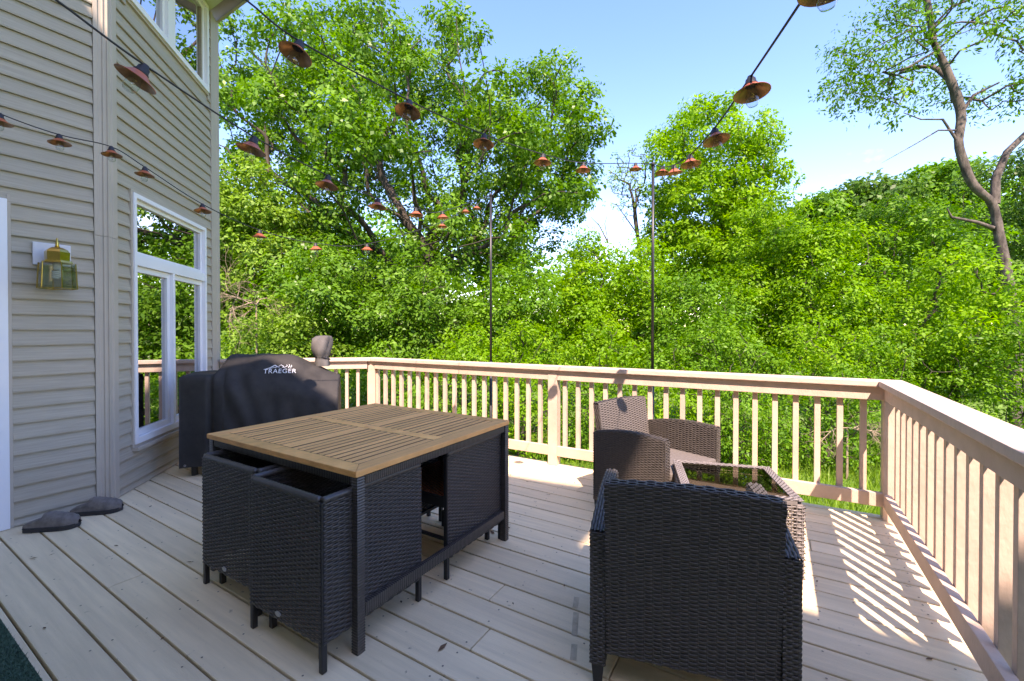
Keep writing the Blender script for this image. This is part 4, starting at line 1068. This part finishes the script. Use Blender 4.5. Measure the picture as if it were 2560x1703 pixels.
for i in range(n):
    c, s_ = math.cos(an[i]), math.sin(an[i]); L_ = sz[i]; w = L_ * asp[i]
    for a, b, z in ((-L_, 0, 0.002), (0, -w, 0.004), (L_, 0, 0.0025 + 0.002 * RNG.random()), (0, w, 0.003)):
        V.append((lv[i, 0] + a * c - b * s_, lv[i, 1] + a * s_ + b * c, z + 0.0015))
lt = link('leaf_litter', np_mesh('leaf_litter', np.array(V), np.arange(4 * n).reshape(-1, 4)), 'litter'); tag(lt, 'scattered dry leaf scraps lying on the deck boards', 'litter', kind='stuff')

# ------------------------------------------------------------------ vegetation
def leaves(C, N, D, Ln, Wd, tone, name):
    """one small folded leaf (two triangles) per row: C base, N normal, D direction"""
    N = N / np.linalg.norm(N, axis=1, keepdims=True)
    D = D - N * np.sum(N * D, 1, keepdims=True); D /= np.linalg.norm(D, axis=1, keepdims=True) + 1e-9
    S = np.cross(N, D)
    Ln = Ln[:, None]; Wd = Wd[:, None]
    a = C; b = C + D * Ln * 0.48 + S * Wd * 0.5 + N * Wd * 0.16; c = C + D * Ln - N * Ln * 0.10; d = C + D * Ln * 0.48 - S * Wd * 0.5 + N * Wd * 0.16
    V = np.stack([a, b, c, d], 1).reshape(-1, 3)
    return np_mesh(name, V, np.arange(len(V)).reshape(-1, 4), tone)
def unit(rng, n):
    v = rng.normal(size=(n, 3)); return v / np.linalg.norm(v, axis=1, keepdims=True)
def puff_leaves(rng, centers, radii, per, size, flat=0.65, whorl=9, spread=0.13, up=0.55, droop=0.0, aspect=0.55, tonevar=0.22, shell=0.45, tone_mu=0.45):
    """leaf clusters (twig ends) scattered through each puff; per = leaves per puff of radius 1"""
    Cs, Ns, Ds, Ls, Ws, Ts = [], [], [], [], [], []
    for c, r in zip(centers, radii):
        nw = max(3, int(per * r * r / whorl)); n = nw * whorl
        u = unit(rng, nw); rad = (shell + (1 - shell) * rng.random(nw)) ** 0.9 * r
        w = u * rad[:, None] * np.array([1, 1, flat])
        wc = np.repeat(w, whorl, 0)
        off = unit(rng, n)
        p = np.asarray(c) + wc + off * spread * rng.random((n, 1)) ** 0.6
        out = wc / (np.linalg.norm(wc, axis=1, keepdims=True) + 1e-6)
        N_ = unit(rng, n) * 0.55 + np.array([0, 0, up]) + out * 0.75 + np.repeat(unit(rng, nw), whorl, 0) * 0.30
        D_ = off + out * 0.5 + np.array([0, 0, -droop])
        tn = np.clip(rng.normal(tone_mu, tonevar * 0.55, n) + np.repeat(rng.normal(0, 0.15, nw), whorl) + rng.normal(0, 0.13), 0, 1)
        sz = size * np.clip(rng.lognormal(-0.03, 0.26, n), 0.45, 1.5)
        Cs.append(p); Ns.append(N_); Ds.append(D_); Ls.append(sz); Ws.append(sz * aspect * rng.uniform(0.8, 1.2, n)); Ts.append(tn)
    return [np.concatenate(t) for t in (Cs, Ns, Ds, Ls, Ws, Ts)]
def limbs(rng, root, trunk, centers, r_tip=0.012, r_trunk=0.3, bend=0.12, pull=0.30, up_bias=0.0, jit=0.10):
    """branch skeleton: every puff is joined to the nearest part of the tree already built, then thickened by what it carries"""
    nodes = [Vector(p) for p in trunk]; par = [-1] + list(range(len(trunk) - 1)); plen = [0.0]
    for i in range(1, len(nodes)): plen.append(plen[-1] + (nodes[i] - nodes[i - 1]).length)
    ntr = len(nodes); leafn = []
    order = sorted(range(len(centers)), key=lambda i: (Vector(centers[i]) - nodes[ntr - 1]).length)
    first = max(1, ntr - 4)
    for i in order:
        c = Vector(centers[i]); best, bi = 1e9, 0
        A = np.array([tuple(p) for p in nodes[first:]]); dd_ = np.linalg.norm(A - np.array(c), axis=1)
        cost = dd_ + pull * np.array(plen[first:]) + np.maximum(0, A[:, 2] - c.z) * 1.2
        bi = int(np.argmin(cost)) + first
        p0 = nodes[bi]; L_ = (c - p0).length; ns = max(2, int(L_ / 0.45)); prev = bi
        dv = (c - p0)
        side = Vector(rng.normal(size=3)) * L_ * bend
        for s in range(1, ns + 1):
            t = s / ns
            q = p0 + dv * t + side * math.sin(math.pi * t) * 0.5 + Vector((0, 0, L_ * 0.10 * math.sin(math.pi * t))) + Vector(rng.normal(size=3)) * jit * 0.25
            nodes.append(q); par.append(prev); plen.append(plen[prev] + L_ / ns); prev = len(nodes) - 1
        leafn.append(prev)
    cnt = np.zeros(len(nodes))
    for l in leafn:
        k = l
        while k >= 0: cnt[k] += 1; k = par[k]
    tot = max(1, cnt.max())
    rad = np.maximum(r_tip, r_trunk * (cnt / tot) ** 0.55)
    for i in range(ntr): rad[i] = max(rad[i], r_trunk * (1.0 - 0.35 * i / max(1, ntr - 1)))
    rad[0] *= 1.25
    # chains -> tubes
    kids = {}
    for i, p in enumerate(par): kids.setdefault(p, []).append(i)
    m = MB(); stack = [0]
    starts = [(None, 0)]
    while starts:
        p, i = starts.pop(); ch = [] if p is None else [p]; 
        k = i
        while True:
            ch.append(k); ks = kids.get(k, [])
            if not ks: break
            ks = sorted(ks, key=lambda q: -cnt[q]); 
            for o in ks[1:]: starts.append((k, o))
            k = ks[0]
        if len(ch) > 1:
            rr = [rad[q] * (rng.uniform(0.88, 1.14) if rad[q] > 0.03 else 1) for q in ch]
            if p is not None: rr[0] = rad[ch[1]]
            pts_ = [nodes[q] for q in ch]
            if max(rr) > 0.045 and len(pts_) > 2:       # thick wood: finer rings with lumps and furrows
                P_, R_ = [], []
                for i_ in range(len(pts_) - 1):
                    a_, b_ = pts_[i_], pts_[i_ + 1]; pm_ = pts_[max(i_ - 1, 0)]; pn_ = pts_[min(i_ + 2, len(pts_) - 1)]; kk_ = max(2, int((b_ - a_).length / 0.13))
                    for s_i in range(kk_):
                        t_ = s_i / kk_
                        P_.append(0.5 * ((2 * a_) + (b_ - pm_) * t_ + (2 * pm_ - 5 * a_ + 4 * b_ - pn_) * t_ * t_ + (3 * a_ - pm_ - 3 * b_ + pn_) * t_ ** 3)); R_.append(rr[i_] * (1 - t_) + rr[i_ + 1] * t_)
                P_.append(pts_[-1]); R_.append(rr[-1]); k0_ = len(m.v); m.tube(P_, R_, 11, caps=False)
                fur = rng.uniform(0.84, 1.14, 11)
                for i_ in range(len(P_)):
                    if i_ % 3 == 0: fur = 0.6 * fur + 0.4 * rng.uniform(0.80, 1.20, 11)
                    c_ = P_[i_]; bump_ = rng.uniform(0.93, 1.08, 11)
                    for k_ in range(11):
                        v_ = Vector(m.v[k0_ + i_ * 11 + k_]); m.v[k0_ + i_ * 11 + k_] = tuple(c_ + (v_ - c_) * float(fur[k_] * bump_[k_]))
            else:
                m.tube(pts_, rr, 5, caps=False)
    return m
def inpoly(poly, x, y):
    c = np.zeros(len(x), bool); j = len(poly) - 1
    for i in range(len(poly)):
        xi, yi = poly[i]; xj, yj = poly[j]
        c ^= ((yi > y) != (yj > y)) & (x < (xj - xi) * (y - yi) / (yj - yi + 1e-12) + xi); j = i
    return c
def crown_points(rng, poly, fwd, depth, n, mind, cx=None, cy_=None, inset=0.0):
    """points through the crown's volume: its outline as seen from the deck gives width and height at its distance, depth is rounded"""
    P = np.array(poly, float); x0, y0 = P.min(0); x1, y1 = P.max(0); cx = cx or (x0 + x1) / 2; cy_ = cy_ or (y0 + y1) / 2
    out = []; tries = 0
    while len(out) < n and tries < 140:
        tries += 1
        xs = rng.uniform(x0, x1, 400); ys = rng.uniform(y0, y1, 400); ok = inpoly(poly, xs, ys)
        if inset > 0:
            for k_ in range(8): ok &= inpoly(poly, xs + inset * math.cos(k_ * math.pi / 4), ys + inset * math.sin(k_ * math.pi / 4))
        for x, y in zip(xs[ok], ys[ok]):
            rr = min(1, math.hypot((x - cx) / (x1 - x0) * 2, (y - cy_) / (y1 - y0) * 2))
            dz = depth * math.sqrt(max(0.04, 1 - rr ** 2)) * rng.uniform(-1, 1)
            f = fwd + dz
            # same outline at the tree's own distance, so that the size is right and depth only adds volume
            base = at(x * K, y * K, fwd); p = base + Vector((FW.x, FW.y, 0)).normalized() * dz
            if all((p - q).length > mind for q in out): out.append(p)
            if len(out) >= n: break
    return out
def tree(name, label, trunk_px, fwd, poly, depth, npuff, mind, prad, per, size, leaf, bark, r_trunk, seed, cat='tree', group=None, cx=None, cy_=None, flat=0.65, up=0.55, droop=0.0,
         aspect=0.55, whorl=9, spread=0.14, base_z=None, bend=0.12, extra=None, pull=0.30, r_tip=0.012, tone_mu=0.45, shell=0.45, jit=0.10, thin=0.0, inset=0.0):
    rng = np.random.default_rng(seed)
    tr = [at(x * K, y * K, fwd) for x, y in trunk_px]
    zb = GZ if base_z is None else base_z
    tr = [Vector((tr[0].x + (tr[0].x - tr[1].x) * 0.05, tr[0].y, zb - 0.15))] + tr
    if tr[1].z < zb + 0.3: tr[1].z = zb + 0.4
    cen = crown_points(rng, poly, fwd, depth, npuff, mind, cx, cy_, inset * prad / fwd * 988)
    root = empty(name, (tr[0].x, tr[0].y, zb)); tag(root, label, cat, group)
    inv = Vector((tr[0].x, tr[0].y, zb))
    m = limbs(rng, tr[0], tr, cen, r_tip=r_tip, r_trunk=r_trunk, bend=bend, pull=pull, jit=jit)
    if extra:
        for pts, r0, r1 in extra:
            q = [at(x * K, y * K, fwd) for x, y in pts]; m.tube(q, list(np.linspace(r0, r1, len(q))), 6, caps=False)
    m.build('trunk', bark, root, smooth=True, loc=-inv)
    if thin > 0:      # open face of the crown: fewer leafy puffs on the side of the deck, so that the limbs show
        c0 = np.mean([tuple(c) for c in cen], 0); f2 = np.array([FW.x, FW.y, 0]); f2 /= np.linalg.norm(f2)
        keep = [c for c in cen if not ((np.array(tuple(c)) - c0) @ f2 < -0.4 and math.hypot((Vector(c) - Vector(c0)).dot(RT), c.z - c0[2]) < 4.6 and rng.random() < thin)]
        cen = keep
    radii = prad * rng.uniform(0.7, 1.25, len(cen))
    A = puff_leaves(rng, [tuple(c) for c in cen], radii, per, size, flat=flat, up=up, droop=droop, aspect=aspect, whorl=whorl, spread=spread, tone_mu=tone_mu, shell=shell)
    link('crown', leaves(A[0], A[1], A[2], A[3], A[4], A[5], 'crown'), leaf, root, loc=-inv)
    return root, cen

# the big oak
OAK = [(500, 60), (545, 32), (598, 45), (612, 150), (628, 60), (700, 55), (735, 22), (800, 12), (872, 4), (905, 40), (960, 22), (1010, 40), (1050, 26), (1100, 60), (1135, 115), (1160, 160), (1205, 135), (1268, 150),
       (1302, 200), (1335, 280), (1385, 318), (1392, 345), (1360, 385), (1362, 440), (1330, 500), (1320, 560), (1240, 610), (1180, 640), (1060, 660), (880, 720), (640, 740), (470, 720), (440, 400)]
tree('oak_tree', 'huge spreading oak with dark limbs filling the left of the view', [(985, 800), (982, 700), (984, 640), (988, 590), (992, 555)], 14.0, OAK, 4.6, 460, 0.40, 0.62, 900, 0.118, 'leaf_oak', 'bark', 0.38, 21,
     cx=950, cy_=430, r_tip=0.016, thin=0.36, inset=0.55, flat=0.72, aspect=0.62, whorl=10, spread=0.17, pull=0.60, bend=0.07)
# slender nearly bare tree between the oak and the right pole
BT = [(1392, 400), (1420, 350), (1470, 335), (1500, 370), (1490, 460), (1450, 500), (1400, 470)]
tree('thin_tree', 'slender thin-crowned tree with bare twigs left of the right pole', [(1480, 760), (1478, 640), (1470, 560), (1462, 500), (1455, 450)], 17.0, BT, 0.9, 60, 0.24, 0.34, 190, 0.09, 'leaf_pale', 'bark', 0.075, 5, spread=0.10, whorl=5, r_tip=0.014, pull=0.15,
     extra=[([(1468, 540), (1440, 500), (1418, 470)], 0.03, 0.01), ([(1470, 560), (1500, 520), (1512, 490)], 0.03, 0.01), ([(1400, 560), (1380, 520), (1360, 500)], 0.03, 0.008), ([(1400, 560), (1392, 515), (1398, 495)], 0.02, 0.006)])
# tall bright tree right of the pole
MT = [(1500, 300), (1530, 240), (1560, 265), (1590, 215), (1640, 222), (1668, 262), (1715, 262), (1735, 310), (1785, 320), (1798, 350), (1775, 375), (1805, 400), (1820, 470), (1830, 560), (1760, 660), (1540, 680), (1480, 600), (1500, 460), (1482, 360)]
tree('maple_tree', 'tall bright green tree just right of the right pole', [(1700, 760), (1690, 650), (1676, 560), (1655, 490), (1640, 430)], 16.0, MT, 2.0, 215, 0.34, 0.60, 720, 0.125, 'leaf_lime', 'bark', 0.14, 31, flat=0.6, spread=0.13, tone_mu=0.55, inset=0.45)
# leaning tree on the right with a bare bent trunk
RTP = [(1925, 215), (1965, 95), (2000, 20), (2060, -120), (2500, -140), (2520, 280), (2340, 250), (2290, 180), (2200, 160), (2120, 190), (2080, 250), (1990, 270), (1930, 250)]
tree('leaning_tree', 'leaning tree with bent bare grey trunk at the right edge', [(2340, 790), (2335, 720), (2310, 600), (2298, 530), (2284, 468), (2240, 425), (2208, 340), (2212, 262), (2190, 190), (2150, 100), (2130, -20)], 9.0, RTP, 2.0, 185, 0.25, 0.40, 470, 0.088, 'leaf_mid', 'bark_pale', 0.080, 44,
     flat=0.75, up=0.2, droop=0.55, aspect=0.42, whorl=7, spread=0.12, pull=0.06, r_tip=0.006, cx=2200, cy_=60, tone_mu=0.42, bend=0.10,
     extra=[([(2290, 470), (2292, 410), (2318, 350), (2390, 280)], 0.085, 0.05), ([(2285, 525), (2250, 512), (2190, 500), (2180, 480)], 0.05, 0.012), ([(2205, 300), (2160, 300), (2110, 330), (2030, 375)], 0.022, 0.004),
            ([(2200, 320), (2170, 275), (2120, 275), (2080, 260)], 0.028, 0.008), ([(2212, 262), (2240, 220), (2300, 190)], 0.045, 0.015)])
# bushes and saplings, each with its own outline, distance and leaf
def blob(x0, x1, y0, y1, seed, k=13, w=0.16):
    """uneven outline: rough top, base at y1"""
    r = random.Random(seed); cx = (x0 + x1) / 2; pts = []
    for i in range(k + 1):
        t = i / k; x = x0 + (x1 - x0) * t
        top_ = y0 + (y1 - y0) * (0.55 * abs(2 * t - 1) ** 2.2) + (y1 - y0) * r.uniform(0, w)
        pts.append((x, top_))
    pts += [(x1 - (x1 - x0) * 0.06, y1), (x0 + (x1 - x0) * 0.06, y1)]
    return pts
BUSH = [  # name, label, x0, x1, y0, y1, fwd, depth, puffs, puff radius, leaves per puff, leaf size, leaf, seed, category
    ('bushy_tree', 'bushy light green tree filling the gap next to house corner', 440, 720, 350, 800, 11.5, 1.6, 120, 0.55, 620, 0.120, 'leaf_pale', 101, 'tree'),
    ('bushy_tree', 'broad green tree under the oak limbs above the covered grill', 600, 930, 560, 850, 10.5, 1.5, 110, 0.52, 620, 0.105, 'leaf_oak', 102, 'tree'),
    ('bushy_tree', 'green leafy tree below oak trunk left of the left pole', 860, 1130, 600, 850, 10.5, 1.4, 95, 0.50, 640, 0.100, 'leaf_oak', 103, 'tree'),
    ('shrub', 'green shrub right of left pole below the oak', 1090, 1290, 590, 860, 10.0, 1.2, 80, 0.46, 640, 0.090, 'leaf_mid', 104, 'shrub'),
    ('sapling', 'lime green sapling left of the thin bare-twigged tree', 1270, 1420, 530, 850, 11.0, 1.1, 80, 0.44, 700, 0.095, 'leaf_lime', 105, 'sapling'),
    ('sapling', 'lime green sapling in front of the thin bare-twigged tree', 1390, 1545, 545, 850, 11.0, 1.1, 78, 0.44, 700, 0.095, 'leaf_lime', 106, 'sapling'),
    ('shrub', 'deep green shrub directly right of the right pole', 1500, 1690, 590, 860, 9.6, 1.1, 78, 0.42, 680, 0.085, 'leaf_mid', 107, 'shrub'),
    ('sapling', 'lime green sapling below the tall bright tree', 1660, 1850, 450, 850, 12.0, 1.2, 105, 0.48, 680, 0.100, 'leaf_lime', 108, 'sapling'),
    ('sapling', 'tall lime green sapling right of the tall bright tree', 1800, 2010, 470, 860, 10.5, 1.2, 110, 0.46, 680, 0.092, 'leaf_lime', 109, 'sapling'),
    ('bushy_tree', 'green bushy tree left of the leaning grey trunk', 1930, 2200, 430, 860, 11.0, 1.5, 125, 0.52, 640, 0.100, 'leaf_mid', 110, 'tree'),
    ('bushy_tree', 'dark green tree behind the leaning grey trunk', 2170, 2480, 330, 880, 13.0, 1.6, 120, 0.60, 560, 0.120, 'leaf_dark', 111, 'tree'),
    ('sapling', 'lime green sapling in front of the leaning grey trunk', 2060, 2330, 560, 900, 7.6, 0.9, 105, 0.32, 820, 0.072, 'leaf_lime', 112, 'sapling'),
    ('shrub', 'bright shrub at right edge above the right hand railing', 2240, 2500, 690, 1120, 6.6, 0.9, 115, 0.30, 860, 0.062, 'leaf_mid', 113, 'shrub'),
    ('shrub', 'yellowish low shrub above the railing, right of center', 1770, 1970, 725, 920, 7.8, 0.8, 62, 0.30, 820, 0.066, 'leaf_lime', 114, 'shrub'),
    ('shrub', 'dense green shrub above the right railing corner', 1940, 2200, 720, 960, 7.6, 0.8, 80, 0.30, 820, 0.062, 'leaf_mid', 115, 'shrub'),
    ('shrub', 'yellow-green shrub just left of the left pole above railing', 985, 1150, 745, 900, 8.0, 0.7, 50, 0.30, 760, 0.070, 'leaf_lime', 116, 'shrub'),
    ('shrub', 'small yellow-green shrub just right of the left pole', 1135, 1290, 735, 900, 8.2, 0.7, 50, 0.30, 760, 0.070, 'leaf_lime', 117, 'shrub'),
    ('shrub', 'lime green shrub at the foot of the right pole', 1300, 1480, 720, 910, 8.4, 0.8, 58, 0.32, 780, 0.072, 'leaf_lime', 118, 'shrub'),
    ('shrub', 'leafy green shrub right of the right pole above railing', 1490, 1790, 735, 920, 8.0, 0.8, 84, 0.31, 780, 0.068, 'leaf_mid', 119, 'shrub'),
    ('shrub', 'leafy shrub behind the chimney of the covered grill', 480, 800, 690, 960, 9.0, 1.0, 92, 0.36, 720, 0.080, 'leaf_pale', 120, 'shrub'),
    ('shrub', 'leafy green shrub behind the angled railing corner post', 760, 1000, 770, 990, 8.4, 0.8, 72, 0.33, 760, 0.074, 'leaf_mid', 121, 'shrub'),
    ('shrub', 'low shrub seen through balusters behind teak table', 940, 1180, 820, 1050, 7.2, 0.7, 78, 0.28, 820, 0.062, 'leaf_mid', 122, 'shrub'),
    ('shrub', 'low shrub seen through balusters left of the middle post', 1120, 1300, 830, 1060, 7.0, 0.6, 66, 0.27, 820, 0.062, 'leaf_lime', 123, 'shrub'),
    ('shrub', 'low shrub seen through balusters right of the middle post', 1260, 1470, 830, 1060, 7.0, 0.6, 70, 0.27, 820, 0.060, 'leaf_mid', 124, 'shrub'),
    ('shrub', 'low shrub seen through balusters above the sunlit armchair', 1430, 1640, 830, 1070, 6.9, 0.6, 70, 0.27, 820, 0.060, 'leaf_lime', 125, 'shrub'),
    ('shrub', 'low dense shrub seen through balusters behind the glass table', 1600, 1800, 830, 1085, 6.6, 0.6, 90, 0.27, 820, 0.056, 'leaf_mid', 126, 'shrub'),
    ('shrub', 'low green shrub seen through the last balusters of back railing', 1760, 2075, 830, 1085, 6.7, 0.7, 125, 0.27, 820, 0.056, 'leaf_mid', 127, 'shrub'),
]
for (nm, lab, x0, x1, y0, y1, fwd, dep, npf, pr_, per, sz, lf, sd_, cat) in BUSH:
    gy = 762 + (CAMH - GZ) / fwd * 988
    xc = (x0 + x1) / 2; rr_ = random.Random(sd_)
    tpx = [(xc + rr_.uniform(-15, 15), gy - 8), (xc + rr_.uniform(-12, 12), gy - (gy - y1) - 10 if gy - y1 > 30 else gy - 30), (xc, y1 - (y1 - y0) * 0.25)]
    tree(nm, lab, tpx, fwd, blob(x0, x1, y0, y1, sd_), dep, int(npf * 1.25), pr_ * 0.48, pr_, per * 1.15, sz * 0.92, lf, 'bark', 0.035 if cat == 'shrub' else 0.07, sd_, cat=cat, group='bushes and young trees beyond the railing',
         flat=0.55, spread=0.09 if sz < 0.08 else 0.12, whorl=8, aspect=0.5, pull=0.25, r_tip=0.006, up=0.75, tone_mu=0.5)

# woodland far behind, one mass
rng = np.random.default_rng(77)
cen, rad_ = [], []
skyl = [(300, 470), (500, 430), (700, 420), (1150, 520), (1300, 545), (1400, 548), (1500, 540), (1600, 500), (1780, 455), (1860, 478), (1925, 470), (1945, 430), (2020, 428), (2080, 408), (2170, 392), (2260, 400), (2357, 340), (2560, 300), (2900, 330)]
sx_, sy_ = zip(*skyl)
for layer, f0 in enumerate((22.0, 27.0, 32.0)):
    for x in np.arange(250, 2800, 34):
        f = f0 + rng.uniform(-2, 2); yt = np.interp(x, sx_, sy_) + rng.uniform(0, 34) + (2 - layer) * 35
        zt = at(x * K, yt * K, f).z
        z = zt - 0.9
        while z > GZ + 0.5:
            p = at((x + rng.uniform(-22, 22)) * K, 700, f); cen.append((p.x, p.y, z)); rad_.append(rng.uniform(0.9, 1.5)); z -= rng.uniform(1.5, 2.4)
A = puff_leaves(rng, cen, rad_, 62, 0.34, flat=0.75, whorl=6, spread=0.35, tone_mu=0.45)
wood = link('woodland', leaves(*A, 'woodland'), 'leaf_mid'); tag(wood, 'dense green wood rising behind the nearer trees', 'woodland', kind='stuff')
for nm, lab, x0, x1, y0, y1, f_, sd_, lf in (('oak_tree', 'distant dark green tree on the skyline right of center', 1915, 2090, 405, 560, 24.0, 201, 'leaf_dark'), ('oak_tree', 'distant rounded tree on the skyline left of leaning trunk', 2070, 2230, 378, 520, 26.0, 202, 'leaf_mid'),
                                      ('oak_tree', 'distant small tree on skyline below the gap in the trees', 1835, 1930, 448, 560, 25.0, 203, 'leaf_mid')):
    gy = 762 + (CAMH - GZ) / f_ * 988
    tree(nm, lab, [((x0 + x1) / 2, gy - 5), ((x0 + x1) / 2 + 4, (gy + y1) / 2), ((x0 + x1) / 2, y1)], f_, blob(x0, x1, y0, y1, sd_, w=0.22), 2.0, 70, 0.6, 0.85, 260, 0.26, lf, 'bark', 0.22, sd_, group='trees on the skyline', spread=0.25, whorl=7)

# dead twigs
def twigs(label, px, fwd, r0, n, seed, spread_):
    rg = np.random.default_rng(seed); m = MB(); base = at(px[0] * K, px[1] * K, fwd)
    b0 = Vector((base.x, base.y, GZ))
    root = empty('dead_branch', b0); tag(root, label, 'branch')
    m.tube([(0, 0, -0.1), (base.x - b0.x, base.y - b0.y, (base.z - GZ) * 0.6), tuple(base - b0)], [r0 * 1.5, r0 * 1.2, r0], 6)
    def grow(p, d, L_, r, lev):
        k = 5; pts = [p]
        for i in range(k):
            d = (d + Vector(rg.normal(size=3)) * 0.22).normalized(); pts.append(pts[-1] + d * L_ / k)
        m.tube(pts, list(np.linspace(r, r * 0.45, k + 1)), 4, caps=False)
        if lev < 3:
            for i in range(3 if lev else 4):
                q = pts[rg.integers(2, k + 1)]; grow(q, (d + Vector(rg.normal(size=3)) * 0.7).normalized(), L_ * rg.uniform(0.5, 0.75), r * 0.5, lev + 1)
    for i in range(n):
        a = rg.uniform(0, 6.28); d = Vector((math.cos(a) * 0.9, math.sin(a) * 0.9, rg.uniform(-0.2, 0.6))).normalized()
        grow(base - b0, d, spread_ * rg.uniform(0.6, 1.1), r0 * 0.7, 0)
    m.build('twigs', 'twig', root)
twigs('tangle of bare pale dead branches next to house corner', (590, 700), 8.6, 0.018, 7, 9, 0.75)
twigs('tangle of bare twigs seen through balusters near right corner post', (1950, 985), 6.1, 0.012, 6, 10, 0.45)

# grass beyond the deck
n = 42000
f = RNG.uniform(4.2, 8.6, n); lat = RNG.uniform(-0.62, 1.02, n) * f
gxy = np.array(RT)[None, :2] * lat[:, None] + (np.array(FW)[None, :2] / np.linalg.norm(np.array(FW)[:2])) * f[:, None]
ok = (gxy[:, 1] > 3.95 + 0.03 * gxy[:, 0]) | (gxy[:, 0] > 0.95) | (gxy[:, 0] < -5.2)
gxy = gxy[ok]; n = len(gxy)
h = RNG.gamma(4, 0.030, n); a = RNG.uniform(0, 2 * np.pi, n); w = 0.006 + 0.004 * RNG.random(n)
b0 = np.c_[gxy, np.full(n, GZ - 0.02)]; dv = np.c_[np.cos(a), np.sin(a), np.zeros(n)] * w[:, None]; ln_ = np.c_[RNG.normal(0, 0.4, (n, 2)) * h[:, None], h]
V = np.stack([b0 - dv, b0 + dv, b0 + ln_], 1).reshape(-1, 3)
go = link('grass', np_mesh('grass', V, np.arange(3 * n).reshape(-1, 3), RNG.random(n)), 'grass_blade'); tag(go, 'tall green grass growing below and beyond the deck', 'grass', kind='stuff')
